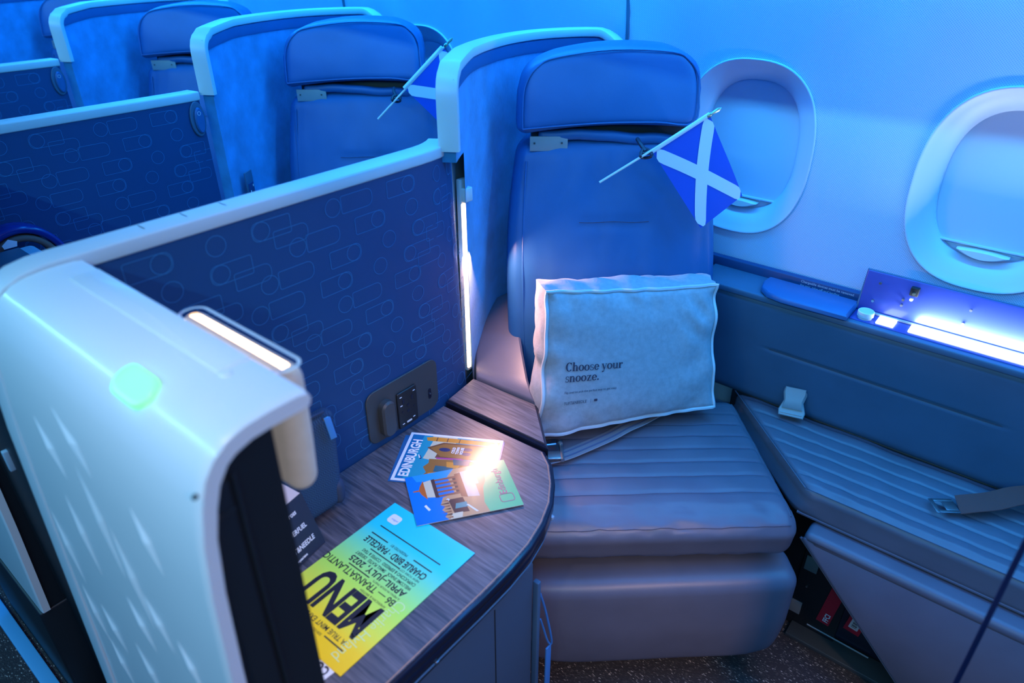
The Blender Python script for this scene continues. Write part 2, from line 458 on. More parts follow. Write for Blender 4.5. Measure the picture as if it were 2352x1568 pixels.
def window(idx, wx):
    root = empty('window_%d' % idx, (wx, YW, WZ - .19)); tag(root, None, kind='structure')
    # bezel: proud outer bead, dished funnel, inner edge
    prof = [(1.035, -.0005, 1.03), (1.032, -.0045, 1.027), (1.018, -.005, 1.014), (1.0, -.002, 1.0), (.93, .005, .94), (.85, .014, .87), (.78, .024, .815), (.738, .033, .782), (.722, .042, .768)]
    V = []; F = []
    for sx, dy, sz in prof:
        for i in range(NW):
            a = 2 * math.pi * (i + .5) / NW; x, z = souter(a, .153 * sx, .191 * sz, 2.5)
            V.append((wx + x, curve_y(WZ + z) + dy, WZ + z))
    for r in range(len(prof) - 1):
        for i in range(NW): F.append((r * NW + i, r * NW + (i + 1) % NW, (r + 1) * NW + (i + 1) % NW, (r + 1) * NW + i))
    make('window_frame', V, F, WINDOWM, root, ang=80)
    make('gasket', *tube([Vector((wx + x, YW + .0385, WZ + z)) for x, z in [souter(2 * math.pi * i / 60, .153 * .735, .191 * .780) for i in range(61)]], .0011, 5), NAVY, root)
    # lowered shade: panel with a lip along its bottom edge and a lens shaped grip
    hx, hz = .118, .150
    V = []; F = []
    zb = -.118
    n = 14
    for j in range(n + 1):
        z = zb + (hz - zb) * j / n
        for i in range(9):
            x = -hx + 2 * hx * i / 8; V.append((wx + x, YW + .040 + .004 * ((x / hx) ** 2), WZ + z))
    for j in range(n):
        for i in range(8): F.append((j * 9 + i, j * 9 + i + 1, (j + 1) * 9 + i + 1, (j + 1) * 9 + i))
    sh = make('shade', V, F, SHADEM, root)
    m = MB(); m.add(*box(wx - hx, wx + hx, YW + .034, YW + .044, WZ + zb - .002, WZ + zb + .002, .001))
    m.build('shade_lip', WINDOWM, root)
    m = MB(); m.add(*box(wx - hx, wx + hx, YW + .046, YW + .050, WZ - hz - .01, WZ + zb, .001)); m.build('lower_panel', WINDOWM, root)
    pts = []
    for i in range(13):
        x = -.047 + .094 * i / 12; d = 1 - (x / .047) ** 2
        pts.append((x, .011 * d))
    V = []; F = []
    for dy, sc in ((.045, 1), (.022, 1), (.018, .85)):
        k = len(V)
        V += [(wx + x * sc, YW + dy, WZ - .127 - zz * 1.3 * sc) for x, zz in pts]
        V += [(wx + x * sc, YW + dy, WZ - .127 + zz * .25 * sc) for x, zz in reversed(pts)]
    n = 26
    for r in range(2):
        for i in range(n): F.append((r * n + i, r * n + (i + 1) % n, (r + 1) * n + (i + 1) % n, (r + 1) * n + i))
    F.append(tuple(2 * n + i for i in range(n)))
    make('shade_grip', V, F, WHITE, root)
    return root
for i, wx in enumerate(WX): window(i + 1, wx)

# overhead bin above the seats (its lower edge cuts off the aisle light), opposite side is left dark
V, F = box(-6, 2.2, .17, 1.34, .178, .62, .02)
tag(make('ceiling', V, F, WHITE), 'row of closed overhead bins above the seats', kind='structure')

# ------------------------------------------------------------------ shell around each seat
SP = smooth_path([(-.930, .925, 0), (-.962, .975, 0), (-1.010, 1.06, 0), (-1.052, 1.16, 0), (-1.078, 1.27, 0), (-1.075, 1.38, 0), (-1.035, 1.475, 0), (-.975, 1.53, 0), (-.90, 1.545, 0)], 5)
def plan_normals(P):
    N = []
    for i in range(len(P)):
        t = P[min(i + 1, len(P) - 1)] - P[max(i - 1, 0)]; t.z = 0; t.normalize(); N.append(Vector((t.y, -t.x, 0)))
    return N
SN = plan_normals(SP)
def shell_top(i):
    s = i / (len(SP) - 1)
    return -.213 + .016 * min(1, s / .25) - .06 * max(0, (s - .86) / .14) ** 2

def make_shell(cut):
    root = empty('seat_shell', (-.93, .93, -1.5))
    n = len(SP)
    # suede inner panel
    V = []; F = []; rows = 8
    for j in range(rows + 1):
        for i in range(n):
            zt = shell_top(i) - .035; zb = -1.0 if i > cut else -.37; z = zb + (zt - zb) * j / rows
            q = SP[i] + SN[i] * .030; V.append((q.x, q.y, z))
    for j in range(rows):
        for i in range(n - 1): F.append((j * n + i, j * n + i + 1, (j + 1) * n + i + 1, (j + 1) * n + i))
    k = len(V)
    for j in range(rows + 1):
        for i in range(n):
            zt = shell_top(i) - .03; zb = -1.5 if i > cut else -.37; z = zb + (zt - zb) * j / rows
            q = SP[i] + SN[i] * .004; V.append((q.x, q.y, z))
    F2 = []
    for j in range(rows):
        for i in range(n - 1): F2.append((k + j * n + i, k + j * n + i + 1, k + (j + 1) * n + i + 1, k + (j + 1) * n + i))
    Vl = list(V[:k]); c_ = len(Vl); Fl = list(F)
    for j in range(rows + 1):
        q = SP[0] + SN[0] * .003; Vl.append((q.x, q.y, V[j * n][2]))
    for j in range(rows): Fl.append((c_ + j, j * n, (j + 1) * n, c_ + j + 1))
    make('suede_lining', Vl, Fl, SUEDE, root)
    make('outer_skin', V[k:], [tuple(a - k for a in f) for f in F2], TRIM, root)
    # inner border band under the trim
    V = []; F = []
    for i in range(n):
        for off, dz in ((.030, -.036), (.033, -.036), (.0345, -.030), (.0345, -.012), (.030, -.008)):
            q = SP[i] + SN[i] * off; V.append((q.x, q.y, shell_top(i) + dz))
    for i in range(n - 1):
        for s in range(5): F.append((i * 5 + s, i * 5 + (s + 1) % 5, (i + 1) * 5 + (s + 1) % 5, (i + 1) * 5 + s))
    make('inner_band', V, F, LEATHER_BLUE_LIT, root)
    # trim: up the front post then along the top
    c0 = SP[0] + SN[0] * .018
    path = []; W = []
    d0 = (SP[1] - SP[0]).normalized()
    for z in (-.348, -.32, -.29, -.265):
        path.append(Vector((c0.x, c0.y, z))); W.append(SN[0])
    r = .036; zc = shell_top(0) - r
    for a in (0, 20, 40, 60, 80):
        aa = math.radians(a); path.append(c0 + d0 * (r - r * math.cos(aa)) + Vector((0, 0, zc + r * math.sin(aa)))); W.append(SN[0])
    for i in range(4, n):
        q = SP[i] + SN[i] * .018; path.append(Vector((q.x, q.y, shell_top(i)))); W.append(SN[i])
    make('top_trim', *sweep(path, W, rrect(.040, .018, .0035, 2)), TRIM, root)
    # small latch notch in the trim where post meets top
    V, F = frame_box(c0 + d0 * .014 + Vector((0, 0, zc + .031)), SN[0], d0, (0, 0, 1), .010, .004, .004, .001)
    make('trim_joint', V, F, SEALMETAL, root)
    # passenger control plate low on the lining
    q = Vector((-.975, 1.03, -.62)); ax = SN[4]; t = ax.cross(Vector((0, 0, 1)))
    return root

SHLAB = ['pale-trimmed suede shell curving around the nearest seat', 'pale-trimmed suede shell around the second seat from the front, beside the far flag',
         'pale-trimmed suede shell around the third seat back, with a corner notch in its trim', 'farthest pale-trimmed suede shell, cut by the top left corner of the view']
shell0 = make_shell(6); shell1 = make_shell(-1); shells = [shell0, shell1] + [copy_tree(shell1) for _ in range(2)]
for i, s in enumerate(shells):
    s.location.x = -.93 - PITCH * i; tag(s, SHLAB[i], 'seat shell', 'seat shells along the window wall')

# ------------------------------------------------------------------ seats
TH = math.radians(41)
L3 = Vector((math.cos(TH), math.sin(TH), 0)); F3 = Vector((math.sin(TH), -math.cos(TH), 0))
def uv(u, v, z): return L3 * u + F3 * v + Vector((0, 0, z))
def nz(p, s, amp): return noise.noise(Vector(p) * s) * amp

def vback(z): return -1.435 - .20 * (z + .9)

def groove(x, c, w_): return math.exp(-((x - c) / w_) ** 2)

def make_seat():
    root = empty('airline_seat', (-.62, 1.12, -1.5))
    # backrest
    def fb(p):
        z = -.73 + p.z; hz = p.z / .33
        half = .245 - .034 * max(0, hz) ** 2
        u = .279 + p.x / .24 * half - .006 * hz
        topc = .020 * (1 - (p.x / .24) ** 2) * max(0, hz) ** 2
        z += topc
        front = max(0, -p.y / .055) if p.y < 0 else 0
        bul = .012 * (1 - (p.x / .24) ** 2) * (1 - hz ** 4) if p.y < 0 else 0
        side = .006 * groove(abs(p.x), .205, .006) if p.y < 0 else 0
        st = .006 * groove(z, -.565, .004) * (1 if abs(p.x) < .085 else 0) if p.y < 0 else 0
        wr = nz((u * 1.0, 0, z), 9, .004) + nz((u * 2, 3, z * .7), 16, .002) if p.y < 0 else 0
        return uv(u, vback(z) - p.y - .05 + bul - side - st + wr, z)
    V, F = rbox(.48, .11, .66, .030, (34, 2, 44), 5, fb)
    back = make('backrest', V, F, LEATHER_BLUE_LIT, root, ang=70)
    # stitched crease across the backrest
    V, F = tube([uv(.196 + .158 * i / 10, vback(-.563) + .0165, -.5595 - .001 * math.sin(i)) for i in range(11)], .0008, 4)
    make('stitch', V, F, INK, root)
    # piping down the left edge
    pth = [uv(.279 - (.243 - .018 * max(0, (z + .73) / .33) ** 2) * .86 - .006 * (z + .73) / .33, vback(z) + .006, z) for z in [-.98 + .05 * i for i in range(12)]]
    make('piping', *tube(pth, .0022, 6), LEATHER_BLUE_LIT, root)
    # headrest
    def fh(p):
        hz = p.z / .10
        half = .196 - .016 * max(0, hz) - .050 * max(0, (hz - .25) / .75) ** 3
        wing = .02 * (p.x / .19) ** 2
        u = .255 + p.x / .19 * half + .004 * hz
        z = -.288 + p.z * .80 + .012 * (1 - (p.x / .19) ** 2) * max(0, hz) + .012 * (1 - (p.x / .19) ** 2) * max(0, -hz)
        z += .006 * p.x / .19
        bul = .010 * (1 - (p.x / .19) ** 4) * (1 - .5 * hz ** 2) if p.y < 0 else 0
        return uv(u, vback(z) - p.y * (1 if p.y < 0 else .8) - .024 + bul + wing * .4 + nz((u, 5, z), 12, .0025), z)
    V, F = rbox(.38, .10, .20, .026, (26, 2, 16), 5, fh)
    make('headrest', V, F, LEATHER_BLUE_LIT, root, ang=70)
    # headrest seam, a welt running round the front face
    pts = []
    for px, pz in [(-.178, -.082), (-.180, 0), (-.179, .04), (-.172, .070), (-.150, .087), (0, .090), (.150, .087), (.172, .070), (.179, .04), (.180, 0), (.178, -.082), (.1, -.085), (0, -.086), (-.1, -.085), (-.178, -.082)]:
        p = fh(Vector((px, -.0500, pz))); pts.append(p)
    make('welt', *tube(smooth_path(pts, 4), .0018, 6), LEATHER_BLUE_LIT, root)
    # loose flap under the headrest
    def ff(p):
        return uv(.255 + p.x, vback(-.385) - .012 - p.y + .010 * math.cos(p.x * 9), -.384 + p.z + .008 * math.cos(p.x * 14 + 1) + nz((p.x, 1, 0), 14, .006))
    make('headrest_flap', *rbox(.30, .03, .022, .009, (18, 1, 1), 3, ff), LEATHER_BLUE_LIT, root)
    # head bracket
    for q_, (u0, u1) in enumerate(((.085, .168), (.205, .245), (.275, .33), (.37, .41))):
        bk = make('bracket', *frame_box(uv((u0 + u1) / 2, vback(-.40) + (.004 if q_ == 0 else -.014), -.394 if q_ == 0 else -.404), L3, F3, (0, 0, 1), u1 - u0, .004, .032, .001), PLATE, root)
        if q_ == 0:
            for u2 in (.095, .155): make('bolt', *frame_box(uv(u2, vback(-.40) + .0075, -.392), L3, F3, (0, 0, 1), .004, .003, .004, .0012), DARK, bk)
    make('neck_frame', *frame_box(uv(.27, vback(-.4) - .045, -.41), L3, F3, (0, 0, 1), .36, .02, .10, .004), BLACK, root)
    # seat cushion, channels run across it
    seams = [-1.075, -1.125, -1.170, -1.215, -1.260, -1.305, -1.350]
    def fc(p):
        vv = -1.205 + p.y
        t = (p.y + .215) / .43
        u = .325 + p.x * (1 - .02 * (1 - t)) ; 
        z = -1.052 + p.z
        top = p.z > 0
        if top:
            e = max(0, 1 - (p.x / .275) ** 6)
            z += .008 * e * math.sin(math.pi * min(1, max(0, t)))
            for s_ in seams: z -= .0026 * groove(vv, s_, .0035)
            z += .0013 * abs(math.sin((vv + 1.075) / .0475 * math.pi)) * e + nz((u, vv, 0), 18, .0022)
        if p.y > .16:
            k = (p.y - .16) / .055
            z += -.010 * k * (1 if top else 0)
            z += nz((u * 1.3, vv * .6, z * 3), 26, .0040)
            for c_, sl in ((-.10, .5), (-.03, -.5), (.04, .6), (.12, -.45)): z -= .0028 * groove(p.x + sl * (p.y - .19), c_, .004)
            vv += .006 * groove(z, -1.037, .02)
        vv -= .03 * (1 - ((u - .05) / .56)) * t if False else 0
        return uv(u, vv, z)
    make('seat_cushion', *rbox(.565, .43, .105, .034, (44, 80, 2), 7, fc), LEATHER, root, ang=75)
    # stitching
    for s_ in seams[:6]:
        pth = [fc(Vector((-.25 + .5 * i / 30, s_ + 1.205, .0525))) + Vector((0, 0, .0012)) for i in range(31)]
        make('stitch', *tube(pth, .0007, 4), BELTLINE, root)
    pth = [fc(Vector((-.262 + .524 * i / 30, .205, .040))) + F3 * .001 + Vector((0, 0, .001)) for i in range(31)]
    make('stitch', *tube(pth, .0011, 4), INK, root)
    # side welt of the cushion
    pth = [fc(Vector((.266, -.19 + .38 * i / 20, .0455))) + Vector((0, 0, .001)) for i in range(21)]
    make('welt', *tube(pth, .002, 6), LEATHER, root)
    # leg rest
    def fl_(p):
        z = -1.272 + p.z; bulge = .008 * (1 - (p.z / .14) ** 2) * (1 - (p.x / .28) ** 4) if p.y > 0 else 0
        low = max(0, -(p.z + .04) / .08)
        u = .338 + p.x * (1 - .02 * low ** 2)
        rnd = max(0, (abs(p.x) - .17) / .116)
        if p.z < 0: z += .055 * rnd ** 3 * (-p.z / .142)
        return uv(u, -1.015 + p.y + bulge - .012 * max(0, -p.z / .12) + nz((u, 2, z), 7, .003), z + .006 * (p.x / .28))
    make('leg_rest', *rbox(.572, .11, .272, .034, (14, 2, 8), 6, fl_), LEATHER, root, ang=75)
    make('welt', *tube([fl_(Vector((.285, -.01, -.10 + .20 * i / 10))) + L3 * .001 for i in range(11)], .0016, 5), LEATHER, root)
    # under frame
    m = MB(); m.add(*frame_box(uv(.325, -1.24, -1.12), L3, F3, (0, 0, 1), .52, .36, .05, .004)); m.add(*frame_box(uv(.325, -1.26, -1.3), L3, F3, (0, 0, 1), .48, .26, .40, .01))
    m.build('seat_frame', BLACK, root)
    return root
SEATLAB = ['nearest grey leather airline seat, the one with a grey pillow on it', 'second leather airline seat from the front, with the far flag strapped below its headrest',
           'third leather airline seat back, its headrest showing between two shells', 'farthest leather airline seat, only its headrest top in view at upper left']
seat0 = make_seat(); seats = [seat0] + [copy_tree(seat0) for _ in range(3)]
for i, s in enumerate(seats):
    s.location.x = -.62 - PITCH * i; tag(s, SEATLAB[i], 'airline seat', 'leather seats in a row by the windows')

# ------------------------------------------------------------------ patterned partition with its pale cap
PP = [Vector((-.918, .20 + .05 * i, 0)) for i in range(13)] + [Vector(p) for p in ((-.9185, .86, 0), (-.920, .89, 0), (-.923, .92, 0), (-.928, .95, 0), (-.935, .98, 0), (-.9425, 1.003, 0), (-.9465, 1.013, 0))]
PN = []
for i in range(len(PP)):
    t = PP[min(i + 1, len(PP) - 1)] - PP[max(i - 1, 0)]; t.normalize(); PN.append(Vector((t.y, -t.x, 0)))
def along(y):
    """point and normal on the curved front face at this y"""
    for i in range(len(PP) - 1):
        if PP[i].y <= y <= PP[i + 1].y:
            k = (y - PP[i].y) / (PP[i + 1].y - PP[i].y); return PP[i].lerp(PP[i + 1], k), PN[i].lerp(PN[i + 1], k).normalized()
    return (PP[0], PN[0]) if y < PP[0].y else (PP[-1], PN[-1])

def nose(y, z):
    return y if y < .9 else .9 + (y - .9) * (1 - .42 * min(1, max(0, (z + .9) / .54)))

def make_partition(button):
    root = empty('privacy_partition', (-.93, .6, -1.5))
    n = len(PP) - (4 if button else 0); V = []; F = []; ymax = .925 if button else .97
    prof = [(0, -1.5), (0, -.358), (-.026, -.358), (-.026, -1.5)]
    for i in range(n):
        for off, z in prof:
            q = PP[i] + PN[i] * off; V.append((q.x, nose(q.y, z), z))
    for i in range(n - 1):
        for s in range(4): F.append((i * 4 + s, i * 4 + (s + 1) % 4, (i + 1) * 4 + (s + 1) % 4, (i + 1) * 4 + s))
    F.append((0, 1, 2, 3)); F.append(tuple((n - 1) * 4 + k for k in range(4)))
    panel = make('panel', V, F, NAVY, root, ang=30)
    # printed outlines of lozenges and rings
    pm = MB(); wl = .0010
    def place(poly):
        V, F = outline(poly, wl); out = []
        for p in V:
            q, nn = along(p[0]); q = q + nn * .0006; out.append((q.x, nose(q.y, p[1]), p[1]))
        pm.add(out, F)
    def loz(cx, cz, wd, ht, half='both'):
        r = ht / 2 * .95; P = []
        for (sx, sz, a0) in ((1, 1, 0), (-1, 1, 90), (-1, -1, 180), (1, -1, 270)):
            rr = r if (half == 'both' or (half == 'r' and sx > 0) or (half == 'l' and sx < 0)) else .004
            rr *= .8
            for i in range(4):
                a = math.radians(a0 + 90 * i / 3); P.append((cx + sx * (wd / 2 - rr) + rr * math.cos(a), cz + sz * (ht / 2 - rr) + rr * math.sin(a)))
        place(P)
    row = 0; z = -.385
    while z > -.90:
        y = .27 + (row % 4) * .052 - .08
        k = row
        while y < ymax - (.06 if button else 0):
            t = k % 4
            if t == 0: place(disc(y + .014, z, .0155, 16)); loz(y + .064, z, .066, .030, 'r')
            elif t == 1: loz(y + .036, z, .066, .030, 'r'); place(disc(y + .053, z, .0146, 16))
            elif t == 2: place(disc(y + .022, z, .0155, 16))
            else: loz(y + .036, z, .068, .030, 'l'); place(disc(y + .018, z, .0146, 16)); loz(y + .068, z - .021, .062, .028, 'r')
            y += (.128, .112, .078, .138)[t]; k += 1
        z -= .044; row += 1
    pm.v = [p for p in pm.v]
    pm.build('printed_pattern', NAVYLINE, root, smooth=False)
    # cap: along the top, then rounding over and down the aisle side
    path = []; W = []
    for i in reversed(range(3, n)):
        q = PP[i] - PN[i] * .021; path.append(Vector((q.x, nose(q.y, -.349), -.349))); W.append(PN[i])
    top = [(.28, -.349), (.25, -.349), (.228, -.350), (.206, -.354), (.188, -.362), (.174, -.378), (.165, -.40), (.158, -.45), (.15, -.55), (.142, -.75), (.132, -1.0), (.126, -1.16)]
    for y, z in top: path.append(Vector((-.939, y + .006, z))); W.append(Vector((1, 0, 0)))
    make('cap', *sweep(path, W, rrect(.048, .021, .0035, 3)), TRIM, root)
    # hatch marks in the cap
    for y in (.37, .43, .49):
        m = MB(); m.add(*box(-.957, -.935, y - .0012, y + .0012, -.3398, -.3385, .0003)); m.build('cap_notch', SEALMETAL, root)
    if button:
        q, nn = along(.895); ay = Vector((0, 0, 1)); ax = nn.cross(ay) * -1
        ring = [ (a * .021, b_ * .043) for a, b_ in [(math.cos(t), math.sin(t)) for t in [2 * math.pi * i / 28 for i in range(28)]]]
        VF = prism(ring, 0, .005, .0015)
        o = make('door_latch', *remap(VF, lambda p: q + Vector((0, 0, -.402)) + ax * p.x + ay * p.y + nn * p.z), SIDE, root)
        ring2 = [(x * .62 + .001, y * .74) for x, y in ring]
        VF = prism(ring2, .004, .012, .003)
        k = make('push_plate', *remap(VF, lambda p: q + Vector((0, 0, -.405)) + ax * p.x + ay * p.y + nn * p.z), LEATHER_BLUE_LIT, o)
        m = MB(); VF = outline(disc(.0, .018, .0045, 12), .001); m.add(*[VF][0]); V2 = [q + Vector((0, 0, -.405)) + ax * p[0] + ay * p[1] + nn * .0125 for p in m.v]
        make('latch_mark', V2, m.f, WHITEINK, o)
    return root
part0 = make_partition(False); tag(part0, 'nearest navy partition printed with rings and lozenges under a pale cap', 'partition', 'navy partitions between the suites')
part1 = make_partition(True); part1.location.x -= PITCH; tag(part1, 'second navy partition back, with a round latch near its far end', 'partition', 'navy partitions between the suites')
part2 = copy_tree(part1); part2.location.x -= PITCH; tag(part2, 'farthest navy partition, at the left edge of the view, with a round latch', 'partition', 'navy partitions between the suites')

# outlets set into the nearest partition
root = empty('outlet_panel', (-.915, .77, -.885))
def onp(VF, y, z): return remap(VF, lambda p: Vector((-.9175 + p.z, y + p.x, z + p.y)))
make('face_plate', *onp(prism(rrect(.193, .122, .022, 5), 0, .0035, .001), .769, -.826), DARK, root)
make('coat_hook', *onp(prism(rrect(.034, .084, .0168, 6), .0, .020, .004), .716, -.836), DARK, root)
so = make('power_socket', *onp(prism(rrect(.053, .088, .004, 2), 0, .008, .0015), .774, -.842), BLACK, root)
m = MB()
for dy, dz, a, b_ in ((-.012, .020, .005, .010), (.012, .020, .005, .010), (0, .006, .007, .007), (0, -.008, .008, .006), (-.016, -.004, .004, .004), (.016, -.004, .004, .004)):
    m.add(*onp(prism(rrect(a, b_, .001, 1), .0078, .0086), .774 + dy, -.842 + dz))
m.build('socket_hole', GLOSSBLACK, so)
make('charging_port', *onp(prism(rrect(.014, .004, .001, 1), .0078, .0088), .774, -.876), PALEWOOD, so)
m = MB()
for dy, dz in ((-.018, .033), (.018, .033), (-.018, .012), (.014, -.030), (-.016, -.034)): m.add(*onp(prism(rrect(.006, .002, .0005, 1), .0078, .0085), .774 + dy, -.842 + dz))
m.build('socket_marking', WHITEINK, so)
make('audio_jack', *onp(prism(rrect(.008, .026, .004, 3), .003, .0042), .840, -.845), GLOSSBLACK, root)
make('jack_pin', *onp(prism(disc(0, 0, .002, 8), .004, .006), .840, -.845), STEEL, root)
tag(root, 'dark outlet plate with power socket and hook, set low in the navy partition', 'outlet')

# warm light strip on the shell beside the partition end
root = empty('reading_strip', (-.952, 1.016, -.89))
make('housing', *frame_box((-.9655, 1.018, -.66), (1, 0, 0), (0, 1, 0), (0, 0, 1), .014, .022, .46, .003), TRIM, root)
make('diffuser', *frame_box((-.9575, 1.012, -.68), (1, 0, 0), (0, 1, 0), (0, 0, 1), .006, .010, .40, .002), STRIPGLOW, root)
make('end_cap', *frame_box((-.958, 1.020, -.462), (1, 0, 0), (0, 1, 0), (0, 0, 1), .020, .024, .03, .003), TRIM, root)
tag(root, 'thin warm glowing light strip at the far end of the nearest partition', 'lamp')

# ------------------------------------------------------------------ aisle shroud (white housing beside the table)
def make_shroud():
    root = empty('aisle_shroud', (-.68, .19, -1.5))
    outer = [(.124, -1.16), (.133, -.95), (.139, -.75), (.145, -.60), (.150, -.50), (.156, -.44), (.163, -.405), (.171, -.380), (.182, -.362), (.197, -.351), (.216, -.346), (.24, -.344), (.268, -.344), (.278, -.346), (.281, -.351)]
    inner = [(.279, -.358), (.27, -.3595), (.24, -.3595), (.22, -.361), (.204, -.366), (.192, -.375), (.182, -.390), (.175, -.41), (.168, -.44), (.162, -.50), (.157, -.60), (.151, -.75), (.145, -.95), (.136, -1.16)]
    prof = outer + inner; n = len(prof)
    xs = [-.912, -.9, -.75, -.6, -.472, -.463, -.460]
    V = []; F = []
    for k, x in enumerate(xs):
        for y, z in prof:
            ins = (.0025 if k in (6,) else .0006 if k == 5 else 0)
            V.append((x, y + (ins if y < .2 else 0), z - (ins if z > -.37 else 0)))
    for k in range(len(xs) - 1):
        for i in range(n): F.append((k * n + i, k * n + (i + 1) % n, (k + 1) * n + (i + 1) % n, (k + 1) * n + i))
    F.append(tuple(range(n))); F.append(tuple((len(xs) - 1) * n + i for i in range(n)))
    make('outer_skin', V, F, WHITE, root, ang=45)
    # black core
    inn = [(.137, -1.16)] + [(y + .0005, z - .0005) for y, z in reversed(inner[2:-1])] + [(.243, -.360), (.238, -1.16)]
    V = []; F = []; n = len(inn)
    for x in (-.91, -.468): V += [(x, y, z) for y, z in inn]
    for i in range(n): F.append((i, (i + 1) % n, n + (i + 1) % n, n + i))
    F.append(tuple(range(n))); F.append(tuple(n + i for i in range(n)))
    make('inner_core', V, F, BLACK, root)
    # slot with the sliding door edge
    door = make('door_edge', *box(-.50, -.4655, .166, .196, -1.15, -.395, .004), BLACK, root)
    make('door_edge_rib', *box(-.47, -.4625, .167, .195, -.425, -.4225, .001), BLACK, door)
    make('slot_lip', *box(-.47, -.4635, .1975, .201, -1.15, -.39, .001), BLACK, root)
    # access cover on top with its catch
    make('top_cover', *box(-.862, -.545, .243, .277, -.346, -.3425, .0012), WHITE, root)
    make('cover_catch', *remap(prism(disc(0, 0, .006, 14), -.346, -.3425, .001), lambda p: Vector((-.538 + p.x, .247 + p.y, p.z))), WHITE, root)
    make('rim_screw', *remap(prism(disc(0, 0, .0028, 10), 0, .001), lambda p: Vector((-.4602 + p.z, .163 + p.x, -.387 + p.y))), DARK, root)
    # call light
    def fd(p):
        a = math.radians(-35); c, s = math.cos(a), math.sin(a)
        y, z = p.y * c - p.z * s * -1, p.y * -s * -1 + p.z * c
        return Vector((-.596 + p.x, .190 + p.y * .82 + p.z * -.5, -.3525 + p.y * .50 + p.z * .9))
    make('call_light', *rbox(.062, .034, .007, .0034, (6, 6, 1), 3, lambda p: fd(Vector((p.x * math.sqrt(max(.05, 1 - (p.y / .0215) ** 2)), p.y, p.z)))), GREEN, root)
    # faceted relief on the outer face
    def yo(z):
        for (y0, z0), (y1, z1) in zip(outer, outer[1:]):
            if z0 <= z <= z1: return y0 + (y1 - y0) * (z - z0) / (z1 - z0)
        return .124
    fac = [(-.80, -.50, .030, .035, 1), (-.722, -.455, .040, .030, 1), (-.700, -.55, .028, .075, 0), (-.650, -.60, .024, .070, 1), (-.785, -.62, .022, .060, 0), (-.90 + .02, -.70, .022, .06, 1), (-.575, -.50, .024, .034, 0),
           (-.80, -.80, .024, .034, 1), (-.672, -.69, .024, .034, 0), (-.610, -.64, .024, .034, 1), (-.868, -.82, .020, .05, 0), (-.825, -.89, .022, .04, 1), (-.70, -.80, .026, .04, 0), (-.55, -.66, .02, .03, 1), (-.60, -.80, .03, .05, 0), (-.74, -.96, .03, .05, 1)]
    for x, z, a, b_, sd in fac:
        P = [(x - a, z + b_ * .8), (x + a * .5, z + b_ * .1), (x + a, z - b_), (x - a * .25, z - b_ * .1)]
        V = [(p[0], yo(p[1]) - .0002, p[1]) for p in P] + [(x + a * .1, yo(z) - .0035, z)]
        make('facet', V, [(0, 1, 4), (1, 2, 4), (2, 3, 4), (3, 0, 4), (0, 1, 2, 3)], WHITE, root, smooth=False)
    # plinth
    make('plinth', *box(-.915, -.465, .118, .25, -1.5, -1.162, .006), BLACK, root)
    return root
sh0 = make_shroud(); tag(sh0, 'large white aisle-side housing with faceted relief and green light, in the left foreground', 'housing', 'white housings along the aisle')
sh1 = copy_tree(sh0); sh1.location.x -= PITCH; tag(sh1, 'white aisle-side housing one suite further back, its lower end at the left edge', 'housing', 'white housings along the aisle')

# black sliding door leaf parked between the two housings
root = empty('sliding_door', (-1.12, .19, -1.5))
make('leaf', *box(-1.302, -.968, .168, .190, -1.49, -.47, .006), BLACK, root)
make('latch_bar', *box(-1.10, -1.094, .160, .168, -1.36, -1.30, .001), PALEWOOD, root)
make('hinge_pin', *box(-1.20, -1.19, .160, .170, -.76, -.72, .002), SEALMETAL, root)
make('edge_seal', *box(-.975, -.966, .150, .19, -1.49, -.50, .002), NAVY, root)
tag(root, 'black sliding door leaf behind the foreground white housing', 'door')

# lamp clipped to the inner side of the housing
root = empty('wall_lamp', (-.61, .30, -.50))
V, F = rbox(.195, .032, .150, .016, (4, 1, 3), 5, lambda p: Vector((-.612 + p.x, .3005 + p.y - (.004 * (-p.z / .075) if p.z < 0 else 0), -.432 + p.z)))
# leave the top open
keep = [f for f in F if min(V[i].z for i in f) < -.3585]
make('shade', V, keep, LAMPCLOTH, root)
rim = [(x * .965, y * .90) for x, y in rrect(.190, .028, .013, 5)]
make('shade_rim', *remap(outline(rrect(.192, .030, .014, 6), .0035), lambda p: Vector((-.612 + p.x, .3005 + p.y, -.3565))), TRIM, root)
make('diffuser', *remap(prism(rrect(.176, .019, .0094, 6), -.372, -.3605), lambda p: Vector((-.612 + p.x, .2975 + p.y, p.z))), GLOW, root)
tag(root, 'cream cloth lamp glowing warm at its open top, on the white housing', 'lamp')

# ------------------------------------------------------------------ side table and console
TB = [(-.915, .283), (-.512, .283), (-.512, .55), (-.5135, .62), (-.519, .68), (-.532, .735), (-.552, .785), (-.580, .828), (-.615, .868), (-.650, .892), (-.915, .880)]
def grow(poly, d):
    n = len(poly); out = []
    ar = sum(poly[i - 1][0] * poly[i][1] - poly[i][0] * poly[i - 1][1] for i in range(n)); sg = 1 if ar > 0 else -1
    for i in range(n):
        a, b, c = Vector(poly[i - 1]), Vector(poly[i]), Vector(poly[(i + 1) % n])
        e1 = (b - a).normalized(); e2 = (c - b).normalized(); nn = Vector((e1.y, -e1.x)) + Vector((e2.y, -e2.x)); nn.normalize()
        q = b + nn * d * sg; out.append((max(q.x, -.9165), max(q.y, .282)))
    return out
root = empty('side_table', (-.72, .58, -.95))
make('tabletop', *prism(TB, -.908, -.900, .0008), WOOD, root, ang=20)
make('edge_band', *prism(grow(TB, .007), -.922, -.902, .003), GLOSSBLACK, root, ang=50)
make('edge_inlay', *tube([Vector((p[0], p[1], -.9004)) for p in grow(TB, -.003)[1:10]], .0011, 5), mat('copper_inlay', (.42, .24, .16), .5), root)
